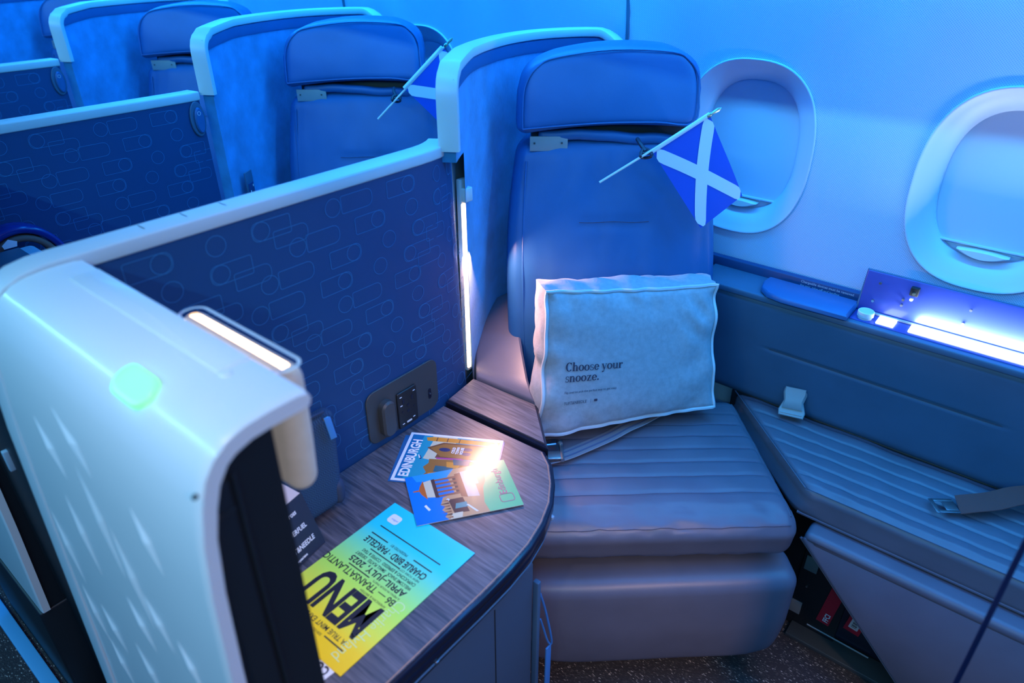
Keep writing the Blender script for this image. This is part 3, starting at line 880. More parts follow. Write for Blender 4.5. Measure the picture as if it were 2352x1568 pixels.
make('lower_leaf', *prism(grow(TB, .004), -.946, -.926, .004), GLOSSBLACK, root, ang=50)
make('slide_tray', *prism(grow(TB, -.006), -.975, -.950, .004), BLACK, root, ang=50)
make('tray_bead', *tube([Vector((p[0], p[1], -.951)) for p in grow(TB, .001)[1:9]], .002, 6), SIDE, root)
make('release_button', *box(-.515, -.507, .44, .448, -.955, -.947, .002), STEEL, root)
make('release_button', *box(-.560, -.552, .795, .803, -.955, -.947, .002), SEALMETAL, root)
tag(root, 'dark wood side table with a rounded corner and black edge, holding the menu and postcards', 'table')

root = empty('console_cabinet', (-.72, .5, -1.5))
make('carcass', *box(-.915, -.530, .26, .712, -1.5, -.978, .006), CABINET, root)
make('corner_post', *box(-.533, -.520, .712, .722, -1.36, -1.03, .002), SIDE, root)
make('door_gap', *box(-.5305, -.529, .60, .602, -1.48, -1.0, .0002), BLACK, root)
make('front_recess', *prism([(-.915, .283), (-.56, .283), (-.56, .60), (-.565, .70), (-.60, .80), (-.66, .86), (-.915, .86)], -1.08, -.976, .003), BLACK, root)
tag(root, 'blue-grey cabinet under the side table', 'cabinet')

# tether looped beside the cabinet
root = make('tether_cord', *tube(smooth_path([(-.522, .722, -1.065), (-.518, .735, -1.12), (-.512, .748, -1.20), (-.512, .752, -1.232), (-.516, .744, -1.22), (-.522, .734, -1.17), (-.524, .728, -1.145)], 5), .0022, 6), BLUEPLASTIC)
tag(root, 'thin blue cord looped down the corner of the cabinet, beside the leg rest', 'cord')
root = make('blue_strap', *box(-.516, -.512, .736, .752, -1.49, -1.235, .001), BLUEPLASTIC)
tag(root, 'short blue strap hanging below the looped cord beside the cabinet', 'strap')

# fixed console section with armrest pad
root = empty('armrest_console', (-.85, 1.05, -1.5))
CB = [(-.912, .893), (-.655, .905), (-.752, .998), (-.925, .990)]
make('wood_panel', *prism(CB, -.896, -.888, .0008), WOOD, root, ang=20)
make('panel_edge', *prism([(-.915, .888), (-.642, .900), (-.748, 1.004), (-.93, .996)], -.935, -.892, .003), GLOSSBLACK, root, ang=40)
PAD = [(-.918, .994), (-.755, 1.001), (-.808, 1.045), (-.872, 1.105), (-.927, 1.158), (-.972, 1.205), (-1.0, 1.232), (-1.03, 1.20), (-1.02, 1.14), (-.975, 1.055), (-.935, 1.010)]
def padz(p):
    s = max(0, (p.y - 1.0) / .23); return Vector((p.x, p.y, p.z + .11 * s ** 1.3))
make('armrest_pad', *remap(prism(PAD, -.912, -.880, .005), padz), LEATHER, root, ang=45)
make('side_wall', *prism([(-.915, .893), (-.650, .903), (-.752, 1.002), (-.99, 1.225), (-1.02, 1.19), (-.93, .996)], -1.5, -.925, .003), NAVY, root)
tag(root, 'fixed wood console end with a pale leather armrest pad, between table and seat', 'armrest')

# ------------------------------------------------------------------ things on the table
ZT = -.8995
XM, YM = Vector((-1, 0, 0)), Vector((0, -1, 0))
def sheet(poly, z, th=.0008): return prism(poly, z, z + th)
root = empty('menu_card', (-.67, .45, ZT))
ma = math.radians(3.2)
mx_ = Vector((-math.cos(ma), math.sin(ma) * -.3, 0)).normalized(); my_ = Vector((mx_.y, -mx_.x, 0)) * -1
if my_.y > 0: my_ = -my_
MO = Vector((-.576, .606, ZT))               # reader's bottom left corner; text runs to -x, upward is -y
def mpt(a, b, l=0): return MO + mx_ * a - my_ * -b * 1 + Vector((0, 0, l)) if False else MO + mx_ * a + my_ * b + Vector((0, 0, l))
sheetV = []
MBw, MBh = .194, .288
P = [(0, 0), (MBw, 0), (MBw, MBh), (0, MBh)]
V, F = prism([(p[0], p[1]) for p in P], 0, .0012)
make('card', *remap((V, F), lambda p: mpt(p.x, p.y, p.z)), MENUM, root, smooth=False)
ink = MB(); wink = MB()
def mtext(s, a, b, size, bold=.0, xs=1.0, spacing=1.0, w=False, tilt=0):
    VF = text_mesh(s, size, bold, spacing, xs)
    ct, st = math.cos(tilt), math.sin(tilt)
    (wink if w else ink).add([mpt(a + p.x * ct - p.y * st, b + p.x * st + p.y * ct, .0015) for p in VF[0]], VF[1])
def mbar(a0, a1, b, h=.0022):
    V, F = flat([(a0, b), (a1, b), (a1, b + h), (a0, b + h)]); ink.add([mpt(p[0], p[1], .0015) for p in V], F)
mbar(.028, .172, .054); mbar(.028, .070, .074); mbar(.132, .172, .074)
mtext('PRESENTED BY', .084, .073, .0075, xs=.8)
mtext('CHARLIE BIRD · PARCELLE', .028, .084, .0185, .0004, .66)
mtext('NEW YORK CITY', .030, .1005, .0060); mbar(.075, .145, .1015, .0020)
mtext('CAPPUCCINO & ESPRESSO   COFFEE & TEAS', .030, .1085, .0088, .0001, .72)
mtext('WELCOME SNACK   SMALL PLATES   DESSERT', .030, .1185, .0088, .0001, .72)
mtext('APRIL–JULY, 2025', .030, .129, .0165, .0004, .98, 1.05)
mtext('A MENU IN FOUR PARTS', .030, .144, .0055); mbar(.100, .150, .1445, .0020)
mtext('B6 — TRANSATLANTIC', .030, .151, .0185, .0002, .86)
mtext('AMERICAN & BRITISH', .036, .168, .0060)
mtext('MENU', .030, .1765, .088, .0025, .60, .92)
mtext('‘A TRUE MINT EXPERIENCE’', .034, .2455, .0125, .0001, .84)
mtext('SERVED', .075, .2600, .006); mbar(.028, .070, .2590); mbar(.115, .165, .2590)
mtext('Charlie Hyland', .030, .145, .030, -.0004, .72, w=True, tilt=1.5)
ink.build('printed_text', BLACKINK, root, smooth=False); wink.build('handwritten_print', mat('pale_lime_ink', (.58, .82, .42), .5), root, smooth=False)
VF = prism(rrect(.024, .021, .006, 4), 0, .0002); make('printed_badge', *remap(VF, lambda p: mpt(.163 + p.x, .030 + p.y, .0014 + p.z)), WHITEINK, root, smooth=False)
bt = MB(); VF = text_mesh('jetBlue', .0055); bt.add([mpt(.1535 + p.x, .030 + p.y, .0017) for p in VF[0]], VF[1]); bt.build('badge_text', BLUEPLASTIC, root, smooth=False)
tag(root, 'printed menu shading from cyan to yellow with the large black word MENU', 'menu')

root = empty('cocktail_card', (-.64, .30, ZT))
make('card', *prism([(-.582, .335), (-.585, .300), (-.700, .290), (-.700, .325)], ZT - .0003, ZT + .0001), WHITEINK, root, smooth=False)
ck_ = MB(); VF = text_mesh('COCKTAILS', .020, .0006, 1.0, .8); ck_.add([Vector((-.590 - p.x, .316 - p.y, ZT + .0004)) for p in VF[0]], VF[1]); ck_.build('printed_text', BLACKINK, root, smooth=False)
tag(root, 'white card reading COCKTAILS, its end showing under the yellow end of the menu', 'card')

# picture cards; local frame a = across picture (reader's right), b = up
def card_frame(o, ax, ay):
    o, ax, ay = Vector(o), Vector(ax), Vector(ay); return lambda a, b, l=0: o + ax * a + ay * b + Vector((0, 0, l))
PRINT = {}
def ink_mat(c, r=.5):
    if c not in PRINT: PRINT[c] = mat('print_ink_%d' % len(PRINT), c, .22, coat=.3)
    return PRINT[c]
def picture(root, fr, layers, z0, name='printed_picture'):
    V = []; F = []; mats = []; fm = []
    for i, (c, poly) in enumerate(layers):
        m_ = ink_mat(c)
        if m_ not in mats: mats.append(m_)
        k = len(V)
        V += [fr(a, b, z0 + .00001 * i) for a, b in poly]; F.append(tuple(range(k, k + len(poly)))); fm.append(mats.index(m_))
    # triangulate concave shapes safely
    me = bpy.data.meshes.new(name); base = root_of(root)
    me.from_pydata([tuple(Vector((p[0], p[1], p[2] + H)) - base) for p in V], [], F)
    for m_ in mats: me.materials.append(m_)
    for i, k in enumerate(fm): me.polygons[i].material_index = k
    o = bpy.data.objects.new(name, me); COL.objects.link(o); o.parent = root; return o

# first card: EDINBURGH poster, title runs up the left side as seen
root = empty('edinburgh_postcard', (-.78, .76, ZT))
c00 = Vector((-.824, .640, 0)); c01 = Vector((-.899, .768, 0)); c11 = Vector((-.732, .868, 0))
ex = (c01 - c00); ey = (c11 - c01)           # ex = reader's right (title direction), ey = reader's down
wd, ht = ex.length, ey.length; ex.normalize(); ey.normalize()
fr = card_frame((c00.x, c00.y, ZT + .0004), ex, -ey)   # b is negative downwards
make('card', *remap(prism([(0, 0), (wd, 0), (wd, -ht), (0, -ht)], 0, .0008), lambda p: fr(p.x, p.y, p.z)), ink_mat((.78, .80, .84)), root, smooth=False)
bdr = .006
sky = (.02, .30, .42); dsky = (.01, .16, .36); sand = (.55, .55, .38); br1 = (.30, .14, .03); br2 = (.16, .07, .03); orange = (.62, .27, .03); navy = (.01, .03, .12); teal = (.02, .12, .16)
lay = [(sky, [(bdr, -bdr), (wd - bdr, -bdr), (wd - bdr, -ht + bdr), (bdr, -ht + bdr)]),
       (dsky, [(bdr, -bdr), (wd - bdr, -bdr), (wd - bdr, -.03), (bdr, -.022)]),
       (sand, [(.07, -.045), (.125, -.052), (wd - bdr, -.048), (wd - bdr, -.10), (.06, -.10)]),
       (br1, [(bdr, -.060), (.02, -.056), (.03, -.062), (.045, -.052), (.058, -.060), (.07, -.058), (.074, -.12), (.07, -ht + bdr), (bdr, -ht + bdr)]),
       (orange, [(bdr, -.066), (.030, -.066), (.034, -.090), (bdr, -.092)]),
       (teal, [(.034, -.075), (.052, -.075), (.052, -.11), (.034, -.115)]),
       (orange, [(.050, -.098), (.066, -.094), (.066, -.125), (.050, -.12)]),
       (br2, [(.075, -.068), (.088, -.070), (.104, -.045), (.124, -.075), (.124, -ht + bdr), (.078, -ht + bdr)]),
       (br1, [(.080, -.078), (.104, -.052), (.120, -.078), (.120, -ht + bdr), (.080, -ht + bdr)]),
       (navy, disc(.102, -.082, .006, 12, .012)), (navy, disc(.094, -.128, .005, 12, .010)), (navy, disc(.108, -.128, .005, 12, .010)),
       (orange, [(.126, -.040), (.136, -.036), (.139, -.05), (.139, -ht + bdr), (.126, -ht + bdr)]),
       (br2, [(.126, -.058), (.139, -.058), (.139, -.060), (.126, -.060)]), (br2, [(.126, -.080), (.139, -.080), (.139, -.082), (.126, -.082)]), (br2, [(.126, -.105), (.139, -.105), (.139, -.107), (.126, -.107)]),
       ((.40, .05, .25), [(.072, -.072), (.076, -.070), (.079, -.12), (.074, -.13)]), (teal, [(.058, -.11), (.075, -.105), (.075, -.14), (.06, -.14)])]
lay += [(navy, [(.066, -.040), (.076, -.036), (.079, -.038), (.069, -.043)]), ((.75, .8, .8), [(.070, -.037), (.080, -.033), (.080, -.035), (.071, -.040)])]
picture(root, fr, lay, .0009)
t = MB(); VF = text_mesh('EDINBURGH', .0275, .0008, 1.0, .74); t.add([fr(.012 + p.x, -.030 + p.y, .0014) for p in VF[0]], VF[1])
for j, s_ in enumerate(('COLD', 'TOWN', 'HOUSE')):
    VF = text_mesh(s_, .0085, .0003, 1, .8, 'CENTER'); t.add([fr(.102 + p.x, -.103 - .0085 * j + p.y, .0014) for p in VF[0]], VF[1])
t.build('printed_text', WHITEINK, root, smooth=False)
tag(root, 'white-bordered EDINBURGH picture postcard with an old stone building, partly under another card', 'postcard')

# backing card just visible beneath it
c = MB(); c.add(*remap(prism([(-.004, .004), (wd - .01, .010), (wd - .004, -ht - .003), (0, -ht - .004)], -.0004, .0001), lambda p: fr(p.x, p.y, p.z - .00)))
tag(c.build('postcard', ink_mat((.02, .12, .30)), smooth=False), 'dark blue postcard whose edge peeks out under the EDINBURGH card', 'postcard')

# second card: round columned monument over a city
root = empty('monument_postcard', (-.69, .70, ZT))
d00 = Vector((-.804, .659, 0)); d10 = Vector((-.695, .586, 0)); d01 = Vector((-.694, .823, 0))
gx = (d00 - d10) * 1.0; gy = (d10 - Vector((-.583, .747, 0)))
W2, H2 = gx.length, gy.length
gx.normalize(); gy.normalize()
# reader's up is toward the blue sky end (-gy direction of the long side), reader's right is gx
fr2 = card_frame((-.583, .747, ZT + .0024), gx, gy)     # b runs from the green foot (0) to the sky (H2)
make('card', *remap(prism([(0, 0), (W2, 0), (W2, H2), (0, H2)], 0, .0008), lambda p: fr2(p.x, p.y, p.z)), ink_mat((.7, .7, .66)), root, smooth=False)
blue = (.005, .19, .62); lblue = (.02, .32, .70); brown = (.28, .12, .06); dbr = (.08, .045, .04); tan = (.55, .33, .16); rust = (.50, .13, .02); green = (.16, .52, .22); pale = (.65, .55, .42); cream = (.62, .58, .40); red = (.5, .08, .12)
h_, w_ = H2, W2
lay = [(blue, [(0, h_ * .55), (w_, h_ * .55), (w_, h_), (0, h_)]), (lblue, [(w_ * .8, h_ * .55), (w_, h_ * .5), (w_, h_ * .93), (w_ * .86, h_ * .9)]),
       (tan, [(0, 0), (w_, 0), (w_, h_ * .52), (w_ * .86, h_ * .6), (w_ * .5, h_ * .58), (w_ * .44, h_ * .70), (w_ * .30, h_ * .74), (w_ * .26, h_ * .70), (w_ * .2, h_ * .74), (w_ * .12, h_ * .70), (w_ * .06, h_ * .73), (0, h_ * .70)]),
       (dbr, [(w_ * .08, h_ * .50), (w_ * .38, h_ * .52), (w_ * .38, h_ * .66), (w_ * .1, h_ * .64)]), (cream, [(0, h_ * .58), (w_ * .1, h_ * .56), (w_ * .1, h_ * .66), (0, h_ * .69)]),
       (green, [(0, 0), (w_, 0), (w_, h_ * .20), (w_ * .62, h_ * .26), (w_ * .50, h_ * .30), (w_ * .2, h_ * .34), (0, h_ * .32)]),
       ((.1, .3, .3), [(w_ * .18, h_ * .50), (w_ * .28, h_ * .50), (w_ * .28, h_ * .60), (w_ * .18, h_ * .62)]),
       (dbr, [(w_ * .46, h_ * .50), (w_ * .84, h_ * .50), (w_ * .84, h_ * .56), (w_ * .46, h_ * .56)]),
       (pale, [(w_ * .34, h_ * .36), (w_ * .92, h_ * .36), (w_ * .90, h_ * .50), (w_ * .38, h_ * .50)]), (brown, [(w_ * .36, h_ * .47), (w_ * .90, h_ * .47), (w_ * .88, h_ * .53), (w_ * .40, h_ * .53)])]
for k in range(5):
    a = w_ * (.46 + .085 * k); lay.append((brown, [(a, h_ * .52), (a + w_ * .045, h_ * .52), (a + w_ * .04, h_ * .76), (a + w_ * .005, h_ * .76)]))
lay += [(dbr, [(w_ * .455, h_ * .73), (w_ * .86, h_ * .73), (w_ * .85, h_ * .765), (w_ * .465, h_ * .765)]), (cream, [(w_ * .475, h_ * .765), (w_ * .85, h_ * .765), (w_ * .83, h_ * .84), (w_ * .50, h_ * .84)]),
        (rust, [(w_ * .46, h_ * .84), (w_ * .86, h_ * .84), (w_ * .74, h_ * .885), (w_ * .665, h_ * .90), (w_ * .58, h_ * .885)]), (rust, [(w_ * .65, h_ * .90), (w_ * .68, h_ * .90), (w_ * .675, h_ * .955), (w_ * .655, h_ * .955)]),
        ((.8, .82, .85), [(w_ * .23, h_ * .86), (w_ * .25, h_ * .84), (w_ * .36, h_ * .87), (w_ * .34, h_ * .89)]), ((.7, .75, .8), [(w_ * .60, h_ * .33), (w_ * .72, h_ * .33), (w_ * .72, h_ * .40), (w_ * .60, h_ * .40)]),
        ((.7, .75, .8), [(w_ * .05, h_ * .42), (w_ * .22, h_ * .49), (w_ * .22, h_ * .51), (w_ * .05, h_ * .44)]), ((.7, .72, .8), disc(w_ * .38, h_ * .66, .003, 10))]
for k in range(7):
    a = w_ * (.02 + .055 * k); lay.append((dbr if k % 2 else brown, [(a, h_ * .66), (a + .004, h_ * .66), (a + .002, h_ * (.72 + .02 * (k % 3)))]))
picture(root, fr2, lay, .0009)
t = MB(); t.add(*[([fr2(w_ * .20 + p[0], h_ * .12 + p[1], .0014) for p in outline(rrect(.020, .026, .005, 3), .0012)[0]], outline(rrect(.020, .026, .005, 3), .0012)[1])][0])
VF = text_mesh('Edinburgh', .020, .0, 1, .9); t.add([fr2(w_ * .28 + p.x, h_ * .10 + p.y, .0014) for p in VF[0]], VF[1])
t.build('printed_text', ink_mat((.55, .12, .22)), root, smooth=False)
tag(root, 'glossy postcard of a round columned monument, lying on top of the EDINBURGH card', 'postcard')

# amenity pouch leaning by the housing
root = empty('amenity_pouch', (-.82, .50, -.90))
pa = Vector((.66, .10, -.20)).normalized()
def fp(p):
    # p.x across, p.z up the pouch, p.y thickness; it slumps back against the housing
    t = (p.z + .11) / .22
    y = .440 + p.x * (1 - .25 * t) + .055 * t
    x = -.848 - .030 * t + p.y * (1 - .3 * t) + .05 * (1 - t) ** 2 * 0
    return Vector((x, y, -.897 + .012 + .175 * t ** .9 + nz((p.x, p.z, 1), 12, .004)))
make('body', *rbox(.20, .050, .22, .022, (8, 2, 8), 5, fp), POUCH, root, ang=80)
pth = [fp(Vector((x, .0, z))) + Vector((.012, .0, .004)) for x, z in ((-.09, .112), (-.04, .113), (.03, .113), (.07, .110))]
make('zipper', *tube(smooth_path(pth, 4), .003, 6), POUCHEDGE, root)
o = make('zip_slider', *frame_box(fp(Vector((.055, .02, .108))) + Vector((.012, .004, .003)), (1, 0, 0), (0, 1, 0), (0, 0, 1), .008, .012, .006, .002), STEEL, root)
make('zip_pull', *frame_box(fp(Vector((.062, .02, .07))) + Vector((.016, .006, .014)), (0.15, 1, 0), (1, -.15, .3), (-.2, -.05, 1), .012, .003, .042, .001), BLUEPLASTIC, root)
make('corner_patch', *rbox(.03, .056, .05, .014, (1, 1, 2), 3, lambda p: fp(Vector((.088 + p.x * .8, p.y * .95 + .002, -.080 + p.z)))), POUCHEDGE, root)
tag(root, 'navy mesh amenity pouch with a blue zip pull, propped behind the lamp', 'pouch')

# sleeve with brand names in front of the pouch
root = empty('brand_sleeve', (-.80, .42, -.88))
s0 = Vector((-.774, .372, -.8980)); sx_ = Vector((-.02, .105, .0)).normalized(); sy_ = Vector((-.44, .02, .90)).normalized()
# reader's frame: text runs along +y (up right in view)
def sp(a, b, l=0): return s0 + sx_ * a + sy_ * b + sx_.cross(sy_) * l
make('sleeve', *remap(prism([(-.08, 0), (.092, 0), (.087, .105), (-.08, .105)], -.002, 0), lambda p: sp(p.x, p.y, p.z)), CARDNAVY, root, smooth=False)
make('pink_card', *remap(prism([(-.07, .100), (.084, .100), (.050, .150), (-.07, .158)], -.0018, -.0002), lambda p: sp(p.x, p.y, p.z + .0012)), CARDPINK, root, smooth=False)
make('grey_band', *remap(prism([(-.08, -.004), (-.012, -.004), (-.045, .085), (-.08, .085)], 0, .0006), lambda p: sp(p.x, p.y, p.z)), CARDGREY, root, smooth=False)
t = MB()
for s_, a, b_, sz in (('Dr.DennisGross', .002, .076, .0115), ('WANDERFUEL', .012, .047, .0115), ('TUFT&NEEDLE', .014, .020, .0120), ('made with recycled fabric', .012, .006, .0048)):
    VF = text_mesh(s_, sz, .0003, 1, .80); t.add([sp(a + p.x, b_ + p.y, .0006) for p in VF[0]], VF[1])
VF = outline(disc(-.009, .080, .0070, 16), .0020); t.add([sp(p[0], p[1], .0006) for p in VF[0]], VF[1])
VF = flat(disc(-.009, .080, .0030, 10)); t.add([sp(p[0], p[1], .0006) for p in VF[0]], VF[1])
t.build('printed_text', WHITEINK, root, smooth=False)
t = MB()
for k, s_ in enumerate(('inside your kit', 'everything you', 'need to rest')):
    VF = text_mesh(s_, .009, 0, 1, .85); t.add([sp(.000 + p.x, .140 - .012 * k + p.y, .0018) for p in VF[0]], VF[1])
t.build('card_text', INK, root, smooth=False)
tag(root, 'navy paper sleeve printed with white brand names, in front of the pouch', 'leaflet')

# ------------------------------------------------------------------ pillow
root = empty('pillow', uv(.30, -1.33, -.99))
PL_ = (L3 * math.cos(math.radians(13)) - F3 * math.sin(math.radians(13))).normalized(); PL_ = (PL_ + Vector((0, 0, -.080))).normalized(); PC = uv(.292, -1.352, -.818); PU = (Vector((0, 0, 1)) - F3 * .28).normalized(); PU = (PU - PL_ * PU.dot(PL_)).normalized(); PNm = PU.cross(PL_) * -1
if PNm.dot(F3) < 0: PNm = -PNm
HX, HZ = .205, .150
def psurf(x, z, side):
    """front (side=1) and back (-1) skins of the pillow"""
    a = max(0, 1 - abs(x / HX) ** 3.2); b_ = max(0, 1 - abs(z / HZ) ** 3.2)
    d = (.050 if side > 0 else .034) + .022 * (a * b_) ** .5
    # edges pinch a little between corners
    xx = x * (1 - .035 * (1 - (z / HZ) ** 2) * abs(x / HX) ** 3); zz = z * (1 - .03 * (1 - (x / HX) ** 2) * abs(z / HZ) ** 3)
    e = max(abs(x / HX), abs(z / HZ))
    wr = nz((x * 2.2, z * 2.2, 3 + side), 9, .008) * e ** 2 + nz((x + .6 * z, z * .6 - x * .5, 9), 26, .005) * e ** 3
    # radial gathers near the seams
    g = e ** 5
    wr += g * .0050 * math.sin(75 * x + 6 * nz((x, z, 0), 8, 1)) * (1 if abs(z / HZ) > abs(x / HX) else 0)
    wr += g * .0045 * math.sin(75 * z + 6 * nz((z, x, 2), 8, 1)) * (1 if abs(z / HZ) <= abs(x / HX) else 0)
    wr += .006 * math.exp(-((x - .17) / .05) ** 2 - ((z - .09) / .05) ** 2) * math.sin(90 * (x + z))
    zz += .018 * (x / HX) * max(0, -z / HZ)
    if side < 0: zz += .016
    xx *= 1 - .040 * z / HZ
    return PC + PL_ * xx + PU * zz + PNm * side * (d + wr)
NXp, NZp = 60, 46
def half(side):
    V = []; F = []
    for j in range(NZp + 1):
        for i in range(NXp + 1): V.append(psurf(-HX + 2 * HX * i / NXp, -HZ + 2 * HZ * j / NZp, side))
    for j in range(NZp):
        for i in range(NXp): F.append((j * (NXp + 1) + i, j * (NXp + 1) + i + 1, (j + 1) * (NXp + 1) + i + 1, (j + 1) * (NXp + 1) + i))
    return V, F
rim_i = [(i, 0) for i in range(NXp)] + [(NXp, j) for j in range(NZp)] + [(i, NZp) for i in range(NXp, 0, -1)] + [(0, j) for j in range(NZp, 0, -1)]
Vf, Ff = half(1); Vb, Fb = half(-1)
pm = MB(); pm.add(Vf, Ff); pm.add(Vb, Fb)
# gusset between the skins, with sag
GV = []; GF = []; n = len(rim_i)
for (i, j) in rim_i:
    a = Vf[j * (NXp + 1) + i]; b_ = Vb[j * (NXp + 1) + i]
    x = -1 + 2 * i / NXp; z = -1 + 2 * j / NZp
    out = (PL_ * x + PU * z).normalized()
    for k in range(7):
        t_ = k / 6; q = a.lerp(b_, t_)
        GV.append(q + out * (.015 * math.sin(math.pi * t_) + nz((i * .05, j * .05, k * .6), 2.5, .012) * math.sin(math.pi * t_) - (.016 * math.exp(-((z + .15) / .12) ** 2) * math.sin(math.pi * t_) if x < -.99 else 0)))
for s in range(n):
    for k in range(6): GF.append((s * 7 + k, ((s + 1) % n) * 7 + k, ((s + 1) % n) * 7 + k + 1, s * 7 + k + 1))
pm.add(GV, GF)
make('cover', pm.v, pm.f, PILLOWM, root, ang=80)
for V_ in (Vf,):
    pth = [V_[j * (NXp + 1) + i] + (PL_ * (-1 + 2 * i / NXp) + PU * (-1 + 2 * j / NZp)).normalized() * .004 for (i, j) in rim_i]; pth.append(pth[0])
    make('seam_flange', *tube(pth, .0042, 6), PIPING, root)
# printed words, laid on the cloth
def serif_font():
    """fat-face serif glyphs as polygons on a unit x-height of 1"""
    def arc(cx, cy, rx, ry, a0, a1, n=14): return [(cx + rx * math.cos(math.radians(a0 + (a1 - a0) * i / n)), cy + ry * math.sin(math.radians(a0 + (a1 - a0) * i / n))) for i in range(n + 1)]
    def ringp(cx, cy, rx, ry, tx, ty, a0=0, a1=360, n=24):
        o = arc(cx, cy, rx, ry, a0, a1, n); q = arc(cx, cy, rx - tx, ry - ty, a0, a1, n); return [[o[i], o[i + 1], q[i + 1], q[i]] for i in range(n)]
    R = lambda x0, y0, x1, y1: [(x0, y0), (x1, y0), (x1, y1), (x0, y1)]
    G = {}
    G['o'] = (ringp(.5, .5, .50, .52, .28, .11), 1.0)
    G['e'] = (ringp(.48, .5, .48, .52, .27, .12, 0, 325) + [R(.2, .47, .93, .56)], .95)
    G['C'] = (ringp(.68, .74,   .66, .76, .34, .13, 42, 318, 26) + [R(1.08, 1.0, 1.16, 1.48)], 1.28)
    G['h'] = ([R(.08, 0, .38, 1.5), R(0, 1.42, .3, 1.5), R(0, 0, .48, .08), R(.68, 0, .97, .66), R(.58, 0, 1.06, .08)] + ringp(.60, .62, .34, .40, .22, .12, 0, 150, 12), 1.1)
    G['n'] = ([R(.08, 0, .38, 1.0), R(0, .92, .3, 1.0), R(0, 0, .48, .08), R(.68, 0, .97, .66), R(.58, 0, 1.06, .08)] + ringp(.60, .62, .34, .40, .22, .12, 0, 150, 12), 1.1)
    G['r'] = ([R(.08, 0, .38, 1.0), R(0, .92, .3, 1.0), R(0, 0, .50, .08), arc(.66, .86, .14, .14, 0, 340, 14)] + ringp(.60, .70, .26, .32, .1, .1, 70, 170, 8), .84)
    G['u'] = ([R(.12, .34, .36, 1.0), R(0, .92, .36, 1.0), R(.72, 0, .96, 1.0), R(.58, .92, .96, 1.0), R(.72, 0, 1.08, .08)] + ringp(.46, .36, .34, .38, .22, .12, 180, 330, 12), 1.12)
    G['s'] = (ringp(.40, .74, .32, .28, .14, .08, 30, 270, 14) + ringp(.40, .28, .34, .30, .15, .08, -150, 90, 14) + [R(.62, .70, .68, .98), R(.06, .02, .12, .34)], .80)
    G['y'] = ([[(.06, 1.0), (.34, 1.0), (.64, .1), (.44, 0)], [(.86, 1.0), (.94, 1.0), (.44, -.48), (.34, -.44)], R(0, .93, .46, 1.0), R(.70, .93, 1.04, 1.0), arc(.24, -.38, .14, .13, 0, 340, 14)], 1.0)
    G['z'] = ([[(.06, .0), (.34, 0), (.84, 1.0), (.56, 1.0)], R(.06, .90, .84, 1.0), R(.06, 0, .86, .10), R(.06, .72, .13, .94), R(.80, .06, .87, .30)], .94)
    G['.'] = ([arc(.2, .13, .15, .15, 0, 340, 14)], .42)
    G[' '] = ([], .36)
    return G
GL = serif_font()
def serif(s, size):
    V = []; F = []; x = 0
    for ch in s:
        P_, adv = GL[ch]
        for p in P_:
            k = len(V); V += [((x + a) * size, b_ * size) for a, b_ in p]; F.append(tuple(range(k, k + len(p))))
        x += adv + .04
    return V, F
def onpillow(V, x0, z0, rot=.0):
    out = []
    for p in V:
        a, b_ = p[0], p[1]; out.append(psurf(x0 + a + b_ * rot, z0 + b_ - a * rot * -3, 1) + PNm * .0022)
    return out
t = MB()
V, F = serif('Choose your', .0122); t.add(onpillow(V, -.163, -.016), F)
V, F = serif('snooze.', .0122); t.add(onpillow(V, -.163, -.038), F)
t.build('printed_words', INK, root, smooth=False)
t = MB()
VF = text_mesh('Flip over to pick the perfect way to get cozy.', .0072, 0, 1, .92); t.add(onpillow(VF[0], -.162, -.062), VF[1])
VF = text_mesh('TUFT&NEEDLE', .0095, 0, 1, .85); t.add(onpillow(VF[0], -.161, -.086), VF[1])
V, F = flat(rrect(.0075, .0055, .001, 1)); t.add(onpillow([(p[0] + .073, p[1] + .0035) for p in V], -.161, -.086), F)
V, F = flat([(.0615, -.001), (.062, -.001), (.062, .008), (.0615, .008)]); t.add(onpillow(V, -.161, -.086), F)
t.build('printed_small_words', INK, root, smooth=False)
tag(root, 'grey jersey pillow printed Choose your snooze, propped on the nearest seat', 'pillow')

# ------------------------------------------------------------------ seat belts
def ribbon(path, W, wd, th=.0025): return sweep(path, W, rrect(wd, th, .0008, 1))
root = empty('seat_belt', uv(.14, -1.26, -1.0))
pth = smooth_path([uv(.39, -1.340, -.980), uv(.338, -1.302, -.980), uv(.300, -1.276, -.978), uv(.259, -1.250, -.982), uv(.195, -1.213, -.984), uv(.150, -1.189, -.985), uv(.108, -1.178, -.988)], 5)
Wv = [(F3 * .9 + L3 * .3 + Vector((0, 0, .25))).normalized()] * len(pth)
webb = make('webbing', *ribbon(pth, Wv, .046), BELT, root)
for o_ in (-.010, .010):
    make('stripe', *sweep([p + Wv[0] * o_ + Vector((0, 0, .0022)) for p in pth], Wv, rrect(.005, .001, .0003, 1)), BELTLINE, webb)
bc = uv(.130, -1.188, -.974)
make('tongue_clip', *frame_box(bc + L3 * -.006 + F3 * .012, L3, F3, (0, 0, 1), .044, .026, .006, .002), STEEL, root)
make('pin', *tube([bc + F3 * -.03 + L3 * .014, bc + F3 * .028 + L3 * .014], .0045, 8), STEEL, root)
make('ball_end', *tube([bc + F3 * -.032 + L3 * .012 + Vector((0, 0, .002)), bc + F3 * -.024 + L3 * .012 + Vector((0, 0, .002))], .008, 10), STEEL, root)
make('link', *tube([bc + L3 * -.05 + F3 * -.02, bc + L3 * .01 + F3 * -.028], .003, 6), STEEL, root)
tag(root, 'grey striped seat belt webbing with a steel clip, emerging from under the pillow', 'seat belt')

